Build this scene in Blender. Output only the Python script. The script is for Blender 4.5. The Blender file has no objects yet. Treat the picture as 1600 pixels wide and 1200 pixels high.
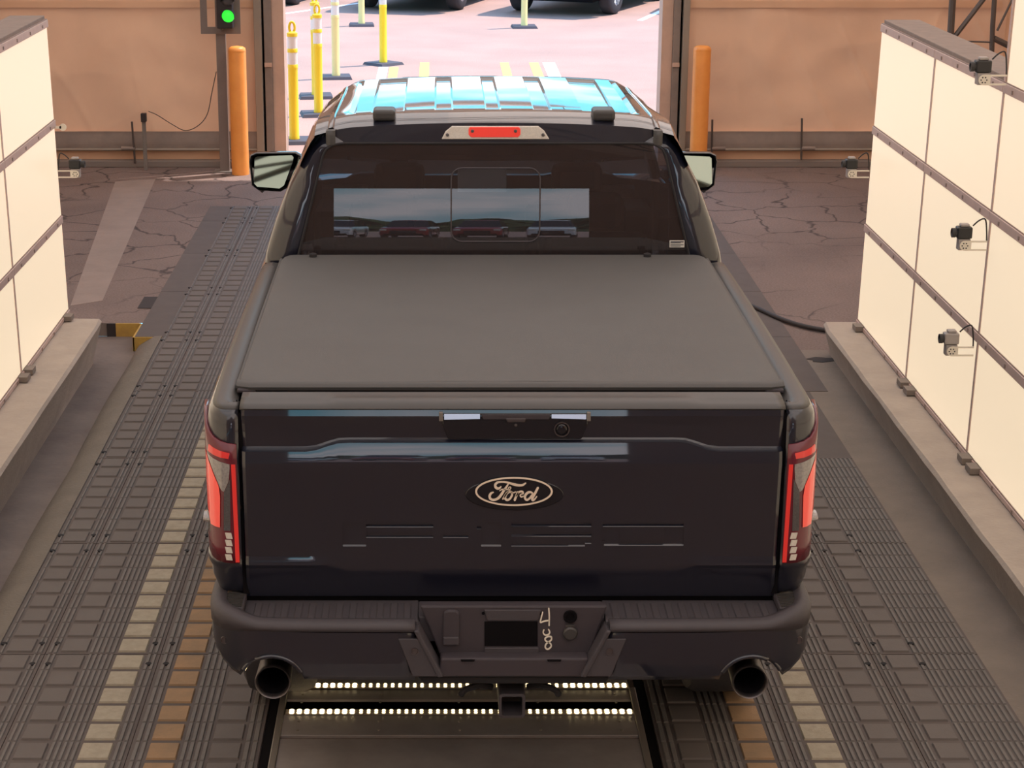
import bpy, bmesh, math, random
from mathutils import Vector, Matrix, noise as mnoise
random.seed(7)
PI = math.pi
SC = bpy.context.scene
COL = SC.collection

# ------------------------------------------------------------------ camera, sky, sun, exposure
CAM_H, F_PX, HORIZON, PX0, PY0 = 3.27, 3000.0, -295.0, 685.0, 600.0
PITCH = math.atan((PY0 - HORIZON) / F_PX)
cam_d = bpy.data.cameras.new('camera')
cam = bpy.data.objects.new('camera', cam_d)
COL.objects.link(cam)
cam.location = (0, 0, CAM_H)
cam.rotation_euler = (PI / 2 - PITCH, 0, 0)
cam_d.sensor_width = 36
cam_d.lens = F_PX / 1600 * 36
cam_d.shift_x = (800 - PX0) / 1600
cam_d.clip_end = 400
SC.camera = cam

SC.view_settings.view_transform = 'Standard'
SC.view_settings.look = 'None'
SC.view_settings.gamma = 1
SC.view_settings.use_curve_mapping = False
SC.view_settings.exposure = 0.0
SC.cycles.use_denoising = True
SC.cycles.max_bounces = 8
SC.cycles.transparent_max_bounces = 12
SC.cycles.sample_clamp_indirect = 6

SKY_STRENGTH = 1.0
SUN_ENERGY = 6.6
PANEL_EMIT = 1.0
ROOF_TRANS = 0.62

W = bpy.data.worlds.new('sky')
SC.world = W
W.use_nodes = True
nt = W.node_tree
nt.nodes.clear()
def wn(t): return nt.nodes.new(t)
out = wn('ShaderNodeOutputWorld'); bg = wn('ShaderNodeBackground')
tc = wn('ShaderNodeTexCoord'); sep = wn('ShaderNodeSeparateXYZ')
nt.links.new(tc.outputs['Generated'], sep.inputs[0])
ramp = wn('ShaderNodeValToRGB')
ramp.color_ramp.elements[0].position = 0.0; ramp.color_ramp.elements[0].color = (0.50, 1.5, 2.0, 1)
ramp.color_ramp.elements[1].position = 0.55; ramp.color_ramp.elements[1].color = (0.30, 1.0, 2.1, 1)
e = ramp.color_ramp.elements.new(0.10); e.color = (0.42, 1.75, 2.3, 1)
nt.links.new(sep.outputs['Z'], ramp.inputs[0])
mp = wn('ShaderNodeMapping'); mp.inputs['Scale'].default_value = (2.2, 2.2, 9.0)
nt.links.new(tc.outputs['Generated'], mp.inputs[0])
nz = wn('ShaderNodeTexNoise'); nz.inputs['Scale'].default_value = 1.6; nz.inputs['Detail'].default_value = 5
nt.links.new(mp.outputs[0], nz.inputs['Vector'])
cr = wn('ShaderNodeValToRGB'); cr.color_ramp.elements[0].position = 0.50; cr.color_ramp.elements[1].position = 0.66
nt.links.new(nz.outputs['Fac'], cr.inputs[0])
mx = wn('ShaderNodeMix'); mx.data_type = 'RGBA'
nt.links.new(cr.outputs['Color'], mx.inputs['Factor'])
nt.links.new(ramp.outputs['Color'], mx.inputs[6])
mx.inputs[7].default_value = (2.9, 2.85, 3.1, 1)
nt.links.new(mx.outputs[2], bg.inputs['Color'])
bg.inputs['Strength'].default_value = SKY_STRENGTH
nt.links.new(bg.outputs[0], out.inputs[0])

sun_d = bpy.data.lights.new('sun', 'SUN')
sun_d.energy = SUN_ENERGY; sun_d.angle = 0.02; sun_d.color = (1.0, 0.86, 0.78)
sun = bpy.data.objects.new('sun', sun_d); COL.objects.link(sun)
sun.rotation_euler = Vector((0.42, 0.20, 0.88)).to_track_quat('Z', 'Y').to_euler()
sun.location = (10, 20, 30)

# ------------------------------------------------------------------ pixel helpers (1600 x 1200 frame)
_c, _s = math.cos(PITCH), math.sin(PITCH)
def _ray(x, y):
    u = (x - PX0) / F_PX; v = (y - PY0) / F_PX
    return (u, _c - v * _s, -_s - v * _c)
def on_z(x, y, z=0.0):
    d = _ray(x, y); t = (z - CAM_H) / d[2]; return Vector((t * d[0], t * d[1], z))
def on_y(x, y, Y):
    d = _ray(x, y); t = Y / d[1]; return Vector((t * d[0], Y, CAM_H + t * d[2]))
def on_x(x, y, X):
    d = _ray(x, y); t = X / d[0]; return Vector((X, t * d[1], CAM_H + t * d[2]))

# ------------------------------------------------------------------ materials
def srgb(r, g, b):
    f = lambda c: (c / 255 / 12.92) if c / 255 <= 0.04045 else ((c / 255 + 0.055) / 1.055) ** 2.4
    return (f(r), f(g), f(b), 1)
def lin(r, g, b): return (r, g, b, 1)
MATS = {}
def mat(name, col, rough=0.5, metal=0.0, coat=0.0, coat_rough=0.03, emit=None, estr=0.0, spec=0.5,
        var=None, vscale=8.0, bump=0.0, bscale=60.0, detail=4):
    m = bpy.data.materials.new(name); m.use_nodes = True
    t = m.node_tree; b = t.nodes['Principled BSDF']
    b.inputs['Base Color'].default_value = col
    b.inputs['Roughness'].default_value = rough
    b.inputs['Metallic'].default_value = metal
    b.inputs['Coat Weight'].default_value = coat
    b.inputs['Coat Roughness'].default_value = coat_rough
    b.inputs['Specular IOR Level'].default_value = spec
    if emit:
        b.inputs['Emission Color'].default_value = emit
        b.inputs['Emission Strength'].default_value = estr
    if var or bump:
        g = t.nodes.new('ShaderNodeNewGeometry')
    if var:
        n = t.nodes.new('ShaderNodeTexNoise'); n.inputs['Scale'].default_value = vscale; n.inputs['Detail'].default_value = detail
        n.inputs['Roughness'].default_value = 0.65
        t.links.new(g.outputs['Position'], n.inputs['Vector'])
        r = t.nodes.new('ShaderNodeValToRGB')
        r.color_ramp.elements[0].position = 0.3; r.color_ramp.elements[0].color = var
        r.color_ramp.elements[1].position = 0.7; r.color_ramp.elements[1].color = col
        t.links.new(n.outputs['Fac'], r.inputs[0]); t.links.new(r.outputs[0], b.inputs['Base Color'])
    if bump:
        n2 = t.nodes.new('ShaderNodeTexNoise'); n2.inputs['Scale'].default_value = bscale; n2.inputs['Detail'].default_value = 3
        t.links.new(g.outputs['Position'], n2.inputs['Vector'])
        bp = t.nodes.new('ShaderNodeBump'); bp.inputs['Strength'].default_value = bump; bp.inputs['Distance'].default_value = 0.01
        t.links.new(n2.outputs['Fac'], bp.inputs['Height']); t.links.new(bp.outputs[0], b.inputs['Normal'])
    MATS[name] = m
    return m

M = MATS
mat('paint', lin(0.007, 0.0075, 0.016), 0.35, coat=1.0, coat_rough=0.02, spec=0.4)
MATS['paint'].node_tree.nodes['Principled BSDF'].inputs['Coat IOR'].default_value = 1.57
mat('paint_edge', lin(0.02, 0.018, 0.024), 0.3, coat=1.0, coat_rough=0.03)
mat('cover_vinyl', lin(0.092, 0.088, 0.085), 0.62, var=lin(0.084, 0.080, 0.077), vscale=3.0, bump=0.12, bscale=240, spec=0.35)
mat('cover_hem', lin(0.072, 0.068, 0.066), 0.6, bump=0.1, bscale=240, spec=0.35)
mat('cap_plastic', lin(0.047, 0.043, 0.041), 0.42, spec=0.5, bump=0.05, bscale=400)
mat('black_plastic', lin(0.050, 0.041, 0.047), 0.5, spec=0.4, bump=0.08, bscale=500)
mat('step_plastic', lin(0.060, 0.052, 0.058), 0.55, spec=0.4, bump=0.15, bscale=400)
mat('gloss_black', lin(0.010, 0.0095, 0.013), 0.12, spec=0.5)
mat('rubber', lin(0.016, 0.014, 0.016), 0.8)
mat('dark_void', lin(0.006, 0.005, 0.006), 0.9, spec=0.1)
mat('bright_trim', lin(0.25, 0.24, 0.26), 0.12, 1.0)
mat('chrome', lin(0.8, 0.8, 0.82), 0.08, 1.0)
mat('dark_chrome', lin(0.16, 0.14, 0.14), 0.42, 1.0)
mat('steel_grey', lin(0.24, 0.215, 0.195), 0.45, 0.3, var=lin(0.19, 0.17, 0.15), vscale=9)
mat('lens_red', lin(0.72, 0.035, 0.03), 0.15, coat=0.6, emit=lin(0.8, 0.04, 0.03), estr=0.12)
mat('lens_red_bright', lin(0.9, 0.07, 0.05), 0.2, coat=0.6, emit=lin(1.0, 0.06, 0.045), estr=0.16)
mat('lens_dark_red', lin(0.13, 0.013, 0.024), 0.25, coat=0.25)
mat('lens_clear', lin(0.34, 0.31, 0.29), 0.25, coat=1.0, var=lin(0.22, 0.2, 0.19), vscale=120)
mat('lens_smoke', lin(0.10, 0.09, 0.09), 0.3, coat=1.0, var=lin(0.05, 0.045, 0.048), vscale=200)
mat('lens_white', lin(0.72, 0.66, 0.58), 0.25, coat=0.6, var=lin(0.58, 0.53, 0.47), vscale=160)
mat('badge_cream', lin(0.80, 0.66, 0.52), 0.35)
mat('chalk', lin(0.78, 0.70, 0.58), 0.8)
mat('mirror_glass', lin(0.30, 0.34, 0.27), 0.02, 1.0)
mat('label_white', lin(0.6, 0.57, 0.52), 0.5)
mat('label_ink', lin(0.12, 0.12, 0.13), 0.5)
mat('paper', lin(0.75, 0.80, 0.78), 0.7)
mat('interior', lin(0.03, 0.026, 0.026), 0.8)
mat('bollard_orange', lin(0.88, 0.35, 0.075), 0.45, var=lin(0.80, 0.29, 0.06), vscale=5, bump=0.05)
mat('post_yellow', lin(0.90, 0.62, 0.02), 0.45)
mat('post_pale', lin(0.85, 0.68, 0.28), 0.5)
mat('reflective_white', lin(0.8, 0.72, 0.66), 0.4)
mat('base_black', lin(0.05, 0.045, 0.06), 0.7)
mat('rail_metal', lin(0.60, 0.44, 0.39), 0.5, 0.1, var=lin(0.52, 0.38, 0.335), vscale=14)
mat('rail_dark', lin(0.30, 0.22, 0.19), 0.55)  # darker brown tone for backing boxes, rail lips and screws
mat('cap_board', lin(0.26, 0.20, 0.165), 0.7, var=lin(0.21, 0.16, 0.135), vscale=14, bump=0.1)
mat('frame_brown', lin(0.26, 0.205, 0.17), 0.6, var=lin(0.21, 0.165, 0.14), vscale=6)
mat('frame_olive', lin(0.30, 0.25, 0.20), 0.5, 0.2)
mat('frame_pink', lin(0.60, 0.40, 0.30), 0.6, var=lin(0.5, 0.34, 0.26), vscale=5)
mat('tube_dark', lin(0.12, 0.10, 0.09), 0.5, 0.4)
mat('cable_black', lin(0.03, 0.027, 0.027), 0.6)
mat('camera_black', lin(0.02, 0.019, 0.02), 0.45)
mat('camera_grey', lin(0.35, 0.31, 0.29), 0.5)
mat('bracket_white', lin(0.75, 0.68, 0.57), 0.4)
mat('signal_black', lin(0.03, 0.022, 0.022), 0.6)
mat('green_lamp', lin(0.02, 0.4, 0.03), 0.3, emit=lin(0.045, 0.95, 0.06), estr=1.0)
mat('red_lamp_off', lin(0.10, 0.09, 0.09), 0.2)
mat('sign_grey', lin(0.22, 0.175, 0.15), 0.5, var=lin(0.19, 0.15, 0.13), vscale=8)
mat('concrete', lin(0.43, 0.36, 0.305), 0.85, var=lin(0.36, 0.30, 0.255), vscale=5, bump=0.35, bscale=45)
mat('pale_strip', lin(0.29, 0.225, 0.195), 0.85, var=lin(0.235, 0.185, 0.16), vscale=3, bump=0.2, bscale=45)
mat('apron', lin(0.215, 0.178, 0.148), 0.85, var=lin(0.165, 0.136, 0.114), vscale=3.5, bump=0.3, bscale=60, detail=6)
mat('foot_concrete', lin(0.22, 0.18, 0.155), 0.85)
mat('curb_yellow', lin(0.55, 0.34, 0.07), 0.75, var=lin(0.42, 0.25, 0.06), vscale=12, bump=0.2)
mat('curb_black', lin(0.035, 0.027, 0.027), 0.85)
mat('mat_grey', lin(0.126, 0.107, 0.099), 0.75, var=lin(0.110, 0.092, 0.085), vscale=5, bump=0.1, bscale=200)
mat('mat_rib', lin(0.150, 0.134, 0.125), 0.7, var=lin(0.122, 0.108, 0.10), vscale=6)
mat('mat_base', lin(0.105, 0.085, 0.079), 0.8, var=lin(0.09, 0.072, 0.067), vscale=6)
mat('pad_tan', lin(0.37, 0.325, 0.25), 0.8, var=lin(0.29, 0.25, 0.19), vscale=25, bump=0.2, bscale=150)
mat('pad_orange', lin(0.33, 0.20, 0.105), 0.8, var=lin(0.225, 0.15, 0.088), vscale=9, bump=0.15, bscale=150)
mat('hole_dark', lin(0.012, 0.010, 0.012), 0.9)
mat('plate_metal', lin(0.34, 0.30, 0.285), 0.42, 0.15, var=lin(0.24, 0.208, 0.198), vscale=4)
mat('plate_edge', lin(0.34, 0.30, 0.26), 0.4, 0.6)
mat('led_glow', lin(1, 0.85, 0.5), 0.4, emit=lin(1.0, 0.80, 0.42), estr=3.2)
mat('led_glow_strong', lin(1, 0.85, 0.5), 0.4, emit=lin(1.0, 0.78, 0.42), estr=8.0)
mat('led_channel', lin(0.30, 0.25, 0.21), 0.4, 0.3)
mat('tree_green', lin(0.05, 0.09, 0.03), 0.9, var=lin(0.025, 0.045, 0.018), vscale=1.5)
mat('trunk', lin(0.09, 0.06, 0.04), 0.9)
mat('hose_black', lin(0.035, 0.028, 0.028), 0.6)
mat('marking_white', lin(0.95, 0.92, 0.9), 0.7)
mat('marking_yellow', lin(0.85, 0.62, 0.12), 0.7)
mat('gutter_floor', lin(0.125, 0.098, 0.090), 0.75, var=lin(0.20, 0.165, 0.145), vscale=2.2, bump=0.2, bscale=30, detail=6)
mat('shoulder', lin(0.175, 0.150, 0.125), 0.85, var=lin(0.14, 0.119, 0.10), vscale=6, bump=0.35, bscale=70)
mat('car_white', lin(0.75, 0.75, 0.76), 0.3, coat=1)
mat('car_red', lin(0.30, 0.02, 0.02), 0.3, coat=1)
mat('car_silver', lin(0.40, 0.40, 0.42), 0.3, 0.4, coat=1)
mat('car_blue', lin(0.03, 0.05, 0.12), 0.3, coat=1)
mat('car_glass', lin(0.02, 0.022, 0.025), 0.05)
mat('tyre', lin(0.045, 0.04, 0.045), 0.85, bump=0.2, bscale=80)
mat('rim', lin(0.6, 0.6, 0.62), 0.3, 0.8)

def panel_mat():
    m = bpy.data.materials.new('light_panel'); m.use_nodes = True
    t = m.node_tree; b = t.nodes['Principled BSDF']
    b.inputs['Base Color'].default_value = lin(0.40, 0.34, 0.27)
    b.inputs['Roughness'].default_value = 0.35
    b.inputs['Emission Color'].default_value = lin(1.0, 0.80, 0.56)
    b.inputs['Emission Strength'].default_value = PANEL_EMIT * 0.745
    MATS['light_panel'] = m
panel_mat()

def fabric_mat(name, trans, tcol, bumpy=True):
    m = bpy.data.materials.new(name); m.use_nodes = True
    t = m.node_tree; t.nodes.clear()
    o = t.nodes.new('ShaderNodeOutputMaterial'); d = t.nodes.new('ShaderNodeBsdfDiffuse'); tr = t.nodes.new('ShaderNodeBsdfTranslucent')
    mix = t.nodes.new('ShaderNodeMixShader'); mix.inputs[0].default_value = trans
    g = t.nodes.new('ShaderNodeNewGeometry')
    n = t.nodes.new('ShaderNodeTexNoise'); n.inputs['Scale'].default_value = 1.3; n.inputs['Detail'].default_value = 5
    t.links.new(g.outputs['Position'], n.inputs['Vector'])
    r = t.nodes.new('ShaderNodeValToRGB')
    r.color_ramp.elements[0].position = 0.3; r.color_ramp.elements[0].color = lin(0.69, 0.44, 0.285)
    r.color_ramp.elements[1].position = 0.7; r.color_ramp.elements[1].color = lin(0.81, 0.525, 0.345)
    t.links.new(n.outputs['Fac'], r.inputs[0])
    t.links.new(r.outputs[0], d.inputs['Color'])
    tr.inputs['Color'].default_value = tcol
    n2 = t.nodes.new('ShaderNodeTexNoise'); n2.inputs['Scale'].default_value = 4.0; n2.inputs['Detail'].default_value = 3; n2.inputs['Distortion'].default_value = 0.3
    mp2 = t.nodes.new('ShaderNodeMapping'); mp2.inputs['Rotation'].default_value = (0, 0.6, 0); mp2.inputs['Scale'].default_value = (1, 1, 1)
    t.links.new(g.outputs['Position'], mp2.inputs[0]); t.links.new(mp2.outputs[0], n2.inputs['Vector'])
    bp = t.nodes.new('ShaderNodeBump'); bp.inputs['Strength'].default_value = 0.12; bp.inputs['Distance'].default_value = 0.03
    t.links.new(n2.outputs['Fac'], bp.inputs['Height']); t.links.new(bp.outputs[0], d.inputs['Normal'])
    t.links.new(d.outputs[0], mix.inputs[1]); t.links.new(tr.outputs[0], mix.inputs[2]); t.links.new(mix.outputs[0], o.inputs[0])
    MATS[name] = m
fabric_mat('tent_fabric', 0.07, lin(0.62, 0.40, 0.27))
fabric_mat('roof_fabric', ROOF_TRANS, lin(0.86, 0.68, 0.52))

def paper_mat():
    m = bpy.data.materials.new('paper'); m.use_nodes = True; t = m.node_tree; t.nodes.clear()
    o = t.nodes.new('ShaderNodeOutputMaterial'); d = t.nodes.new('ShaderNodeBsdfDiffuse'); tr = t.nodes.new('ShaderNodeBsdfTranslucent'); mix = t.nodes.new('ShaderNodeMixShader')
    d.inputs['Color'].default_value = lin(.8, .8, .8); tr.inputs['Color'].default_value = lin(.8, .82, .8)
    mix.inputs[0].default_value = .85; t.links.new(d.outputs[0], mix.inputs[1]); t.links.new(tr.outputs[0], mix.inputs[2]); t.links.new(mix.outputs[0], o.inputs[0]); MATS['paper'] = m
paper_mat()
def glass_mat(name, tint, spec_boost=1.0, film=0.0):
    m = bpy.data.materials.new(name); m.use_nodes = True
    t = m.node_tree; t.nodes.clear()
    o = t.nodes.new('ShaderNodeOutputMaterial'); tr = t.nodes.new('ShaderNodeBsdfTransparent'); gl = t.nodes.new('ShaderNodeBsdfGlossy')
    gl.inputs['Roughness'].default_value = 0.0
    tr.inputs['Color'].default_value = tint
    fr = t.nodes.new('ShaderNodeFresnel'); fr.inputs['IOR'].default_value = 1.52 * spec_boost
    mix = t.nodes.new('ShaderNodeMixShader')
    t.links.new(fr.outputs[0], mix.inputs[0]); t.links.new(tr.outputs[0], mix.inputs[1]); t.links.new(gl.outputs[0], mix.inputs[2])
    if film:
        df = t.nodes.new('ShaderNodeBsdfDiffuse'); df.inputs['Color'].default_value = lin(0.30, 0.235, 0.24)
        m2 = t.nodes.new('ShaderNodeMixShader'); m2.inputs[0].default_value = film
        t.links.new(mix.outputs[0], m2.inputs[1]); t.links.new(df.outputs[0], m2.inputs[2]); t.links.new(m2.outputs[0], o.inputs[0])
    else: t.links.new(mix.outputs[0], o.inputs[0])
    MATS[name] = m
glass_mat('tinted_glass', lin(0.115, 0.125, 0.155), 1.16, 0.09)
glass_mat('clear_glass', lin(0.8, 0.85, 0.82))

def asphalt_mat(name, c1, c2, c3, crack=True):
    m = bpy.data.materials.new(name); m.use_nodes = True
    t = m.node_tree; b = t.nodes['Principled BSDF']; b.inputs['Roughness'].default_value = 0.85; b.inputs['Specular IOR Level'].default_value = 0.3
    g = t.nodes.new('ShaderNodeNewGeometry')
    def noise(scale, det, dist=0.0):
        n = t.nodes.new('ShaderNodeTexNoise'); n.inputs['Scale'].default_value = scale; n.inputs['Detail'].default_value = det
        n.inputs['Distortion'].default_value = dist; t.links.new(g.outputs['Position'], n.inputs['Vector']); return n
    n1 = noise(0.9, 6); n2 = noise(70, 3)
    r = t.nodes.new('ShaderNodeValToRGB'); r.color_ramp.elements[0].position = .32; r.color_ramp.elements[1].position = .68
    r.color_ramp.elements[0].color = c1; r.color_ramp.elements[1].color = c2
    t.links.new(n1.outputs['Fac'], r.inputs[0])
    mix = t.nodes.new('ShaderNodeMix'); mix.data_type = 'RGBA'; mix.blend_type = 'OVERLAY'; mix.inputs['Factor'].default_value = 0.45
    t.links.new(r.outputs[0], mix.inputs[6]); t.links.new(n2.outputs['Fac'], mix.inputs[7])
    last = mix.outputs[2]
    bp = t.nodes.new('ShaderNodeBump'); bp.inputs['Strength'].default_value = 0.3; bp.inputs['Distance'].default_value = 0.01
    t.links.new(n2.outputs['Fac'], bp.inputs['Height']); t.links.new(bp.outputs[0], b.inputs['Normal'])
    if crack:
        nv = noise(1.6, 4, 0.5)
        add = t.nodes.new('ShaderNodeMix'); add.data_type = 'RGBA'; add.blend_type = 'LINEAR_LIGHT'; add.inputs['Factor'].default_value = 0.35
        t.links.new(g.outputs['Position'], add.inputs[6]); t.links.new(nv.outputs['Color'], add.inputs[7])
        vo = t.nodes.new('ShaderNodeTexVoronoi'); vo.feature = 'DISTANCE_TO_EDGE'; vo.inputs['Scale'].default_value = 1.9
        vo.voronoi_dimensions = '2D'
        t.links.new(add.outputs[2], vo.inputs['Vector'])
        cr = t.nodes.new('ShaderNodeValToRGB'); cr.color_ramp.elements[0].position = 0.005; cr.color_ramp.elements[0].color = (1, 1, 1, 1)
        cr.color_ramp.elements[1].position = 0.036; cr.color_ramp.elements[1].color = (0, 0, 0, 1)
        t.links.new(vo.outputs['Distance'], cr.inputs[0])
        nm = noise(0.55, 3); mr = t.nodes.new('ShaderNodeValToRGB'); mr.color_ramp.elements[0].position = .36; mr.color_ramp.elements[1].position = .50
        t.links.new(nm.outputs['Fac'], mr.inputs[0])
        sepx = t.nodes.new('ShaderNodeSeparateXYZ'); t.links.new(g.outputs['Position'], sepx.inputs[0])
        gt = t.nodes.new('ShaderNodeMath'); gt.operation = 'GREATER_THAN'; gt.inputs[1].default_value = 11.9
        t.links.new(sepx.outputs['Y'], gt.inputs[0])
        mu = t.nodes.new('ShaderNodeMath'); mu.operation = 'MULTIPLY'; t.links.new(cr.outputs[0], mu.inputs[0]); t.links.new(mr.outputs[0], mu.inputs[1])
        mu2 = t.nodes.new('ShaderNodeMath'); mu2.operation = 'MULTIPLY'; t.links.new(mu.outputs[0], mu2.inputs[0]); t.links.new(gt.outputs[0], mu2.inputs[1])
        mu3 = t.nodes.new('ShaderNodeMath'); mu3.operation = 'MULTIPLY'; t.links.new(mu2.outputs[0], mu3.inputs[0]); mu3.inputs[1].default_value = 0.8
        mc = t.nodes.new('ShaderNodeMix'); mc.data_type = 'RGBA'; t.links.new(mu3.outputs[0], mc.inputs['Factor'])
        t.links.new(last, mc.inputs[6]); mc.inputs[7].default_value = c3
        last = mc.outputs[2]
    t.links.new(last, b.inputs['Base Color'])
    MATS[name] = m
asphalt_mat('asphalt', lin(0.155, 0.115, 0.102), lin(0.215, 0.160, 0.141), lin(0.03, 0.024, 0.023))
asphalt_mat('lot_ground', lin(0.35, 0.225, 0.185), lin(0.42, 0.265, 0.215), lin(0.2, 0.18, 0.18), crack=False)

# ------------------------------------------------------------------ mesh helpers
class MB:
    def __init__(self): self.v = []; self.f = []; self.mi = []; self.cur = 0
    def face(self, idx): self.f.append(tuple(idx)); self.mi.append(self.cur)
    def box(self, x0, x1, y0, y1, z0, z1):
        b = len(self.v)
        self.v += [(x0,y0,z0),(x1,y0,z0),(x1,y1,z0),(x0,y1,z0),(x0,y0,z1),(x1,y0,z1),(x1,y1,z1),(x0,y1,z1)]
        for q in ((0,3,2,1),(4,5,6,7),(0,1,5,4),(1,2,6,5),(2,3,7,6),(3,0,4,7)): self.face([b+i for i in q])
        return self
    def pad(self, x0, x1, y0, y1, z0, z1, i=0.004):
        b = len(self.v)
        self.v += [(x0,y0,z0),(x1,y0,z0),(x1,y1,z0),(x0,y1,z0),(x0+i,y0+i,z1),(x1-i,y0+i,z1),(x1-i,y1-i,z1),(x0+i,y1-i,z1)]
        for q in ((4,5,6,7),(0,1,5,4),(1,2,6,5),(2,3,7,6),(3,0,4,7)): self.face([b+k for k in q])
        return self
    def bar(self, p0, p1, w, h=None, up=(0,0,1)):
        h = h or w; p0 = Vector(p0); p1 = Vector(p1); d = (p1-p0).normalized(); u = Vector(up)
        if abs(d.dot(u)) > .95: u = Vector((0,1,0))
        s = d.cross(u).normalized(); t = s.cross(d)
        b = len(self.v)
        for p in (p0, p1):
            for a, c in ((-1,-1),(1,-1),(1,1),(-1,1)): self.v.append(tuple(p + s*a*w/2 + t*c*h/2))
        for q in ((0,3,2,1),(4,5,6,7),(0,1,5,4),(1,2,6,5),(2,3,7,6),(3,0,4,7)): self.face([b+i for i in q])
        return self
    def tube(self, pts, r, n=10, closed=False, cap=True):
        pts = [Vector(p) for p in pts]; b = len(self.v); N = len(pts); prev = None
        rs = r if isinstance(r, (list, tuple)) else [r]*N
        for i, p in enumerate(pts):
            if closed: d = (pts[(i+1)%N]-pts[i-1]).normalized()
            else: d = (pts[min(i+1,N-1)]-pts[max(i-1,0)]).normalized()
            if prev is None:
                a = Vector((0,0,1)) if abs(d.z) < .9 else Vector((1,0,0))
                s = d.cross(a).normalized()
            else:
                s = (prev - d*prev.dot(d)).normalized()
            prev = s; t = d.cross(s)
            for k in range(n):
                a = 2*PI*k/n; self.v.append(tuple(p + (s*math.cos(a)+t*math.sin(a))*rs[i]))
        M_ = N if closed else N-1
        for i in range(M_):
            for k in range(n):
                i2 = (i+1) % N; k2 = (k+1) % n
                self.face((b+i*n+k, b+i*n+k2, b+i2*n+k2, b+i2*n+k))
        if cap and not closed:
            self.face([b+k for k in range(n)][::-1]); self.face([b+(N-1)*n+k for k in range(n)])
        return self
    def lathe(self, prof, c, axis='z', n=24, cap=True):
        """prof: list of (r, h) along the axis from point c."""
        b = len(self.v); c = Vector(c)
        for r, h in prof:
            for k in range(n):
                a = 2*PI*k/n; ca, sa = r*math.cos(a), r*math.sin(a)
                p = {'z': (ca, sa, h), 'y': (ca, h, -sa), 'x': (h, ca, sa)}[axis]
                self.v.append(tuple(c + Vector(p)))
        for i in range(len(prof)-1):
            for k in range(n):
                k2 = (k+1) % n
                self.face((b+i*n+k, b+i*n+k2, b+(i+1)*n+k2, b+(i+1)*n+k))
        if cap:
            self.face([b+k for k in range(n)][::-1]); self.face([b+(len(prof)-1)*n+k for k in range(n)])
        return self
    def grid(self, rows, close=False, flip=False):
        """rows: list of equally long lists of points."""
        b = len(self.v); n = len(rows[0])
        for r in rows: self.v += [tuple(p) for p in r]
        for i in range(len(rows)-1):
            for k in range(n if close else n-1):
                k2 = (k+1) % n
                q = (b+i*n+k, b+i*n+k2, b+(i+1)*n+k2, b+(i+1)*n+k)
                self.face(q[::-1] if flip else q)
        return self
    def prism(self, poly, fn, d0, d1, inset=0.0):
        """poly: 2-D outline; fn(a, b, depth) -> 3-D point; closed solid between the two depths."""
        b = len(self.v); n = len(poly)
        if inset:
            cx = sum(p[0] for p in poly)/n; cy = sum(p[1] for p in poly)/n
            q = [(p[0]+(cx-p[0])*inset, p[1]+(cy-p[1])*inset) for p in poly]
        else: q = poly
        self.v += [tuple(fn(p[0], p[1], d0)) for p in poly] + [tuple(fn(p[0], p[1], d1)) for p in q]
        self.face([b+i for i in range(n)][::-1]); self.face([b+n+i for i in range(n)])
        for i in range(n):
            j = (i+1) % n; self.face((b+i, b+j, b+n+j, b+n+i))
        return self
    def build(self, name, m, parent=None, smooth=None, bevel=0.0, seg=2, loc=None, recalc=True, solid=0.0):
        me = bpy.data.meshes.new(name); me.from_pydata(self.v, [], self.f)
        ms = m if isinstance(m, (list, tuple)) else [m]
        for x in ms: me.materials.append(MATS[x])
        if len(ms) > 1: me.polygons.foreach_set('material_index', self.mi)
        if recalc:
            bm = bmesh.new(); bm.from_mesh(me); bmesh.ops.recalc_face_normals(bm, faces=bm.faces); bm.to_mesh(me); bm.free()
        if smooth is not None:
            me.polygons.foreach_set('use_smooth', [True]*len(me.polygons))
            me.set_sharp_from_angle(angle=math.radians(smooth))
        o = bpy.data.objects.new(name, me); COL.objects.link(o)
        if parent is not None: o.parent = parent
        if loc is not None: o.location = loc
        if solid:
            md = o.modifiers.new('solid', 'SOLIDIFY'); md.thickness = solid; md.offset = -1
        if bevel:
            md = o.modifiers.new('bevel', 'BEVEL'); md.width = bevel; md.segments = seg; md.limit_method = 'ANGLE'; md.angle_limit = math.radians(40)
        return o

def tag(o, label=None, cat=None, group=None, kind=None):
    if label: o['label'] = label
    if cat: o['category'] = cat
    if group: o['group'] = group
    if kind: o['kind'] = kind
    return o
def thing(name, label, cat, loc=(0,0,0), group=None, rotz=0.0):
    o = bpy.data.objects.new(name, None); COL.objects.link(o); o.location = loc; o.rotation_euler = (0,0,rotz)
    o.empty_display_size = 0.2
    return tag(o, label, cat, group)
def copy_tree(o, parent=None):
    c = o.copy(); COL.objects.link(c)
    if parent is not None: c.parent = parent
    for ch in [x for x in o.children]: copy_tree(ch, c)
    return c
def structure(o): o['kind'] = 'structure'; return o
def catmull(pts, n=6):
    P = [Vector(p) for p in pts]; out = []
    for i in range(len(P)-1):
        p0 = P[max(i-1,0)]; p1 = P[i]; p2 = P[i+1]; p3 = P[min(i+2,len(P)-1)]
        for k in range(n):
            t = k/n
            out.append(0.5*((2*p1)+(-p0+p2)*t+(2*p0-5*p1+4*p2-p3)*t*t+(-p0+3*p1-3*p2+p3)*t**3))
    out.append(P[-1]); return out
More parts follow.
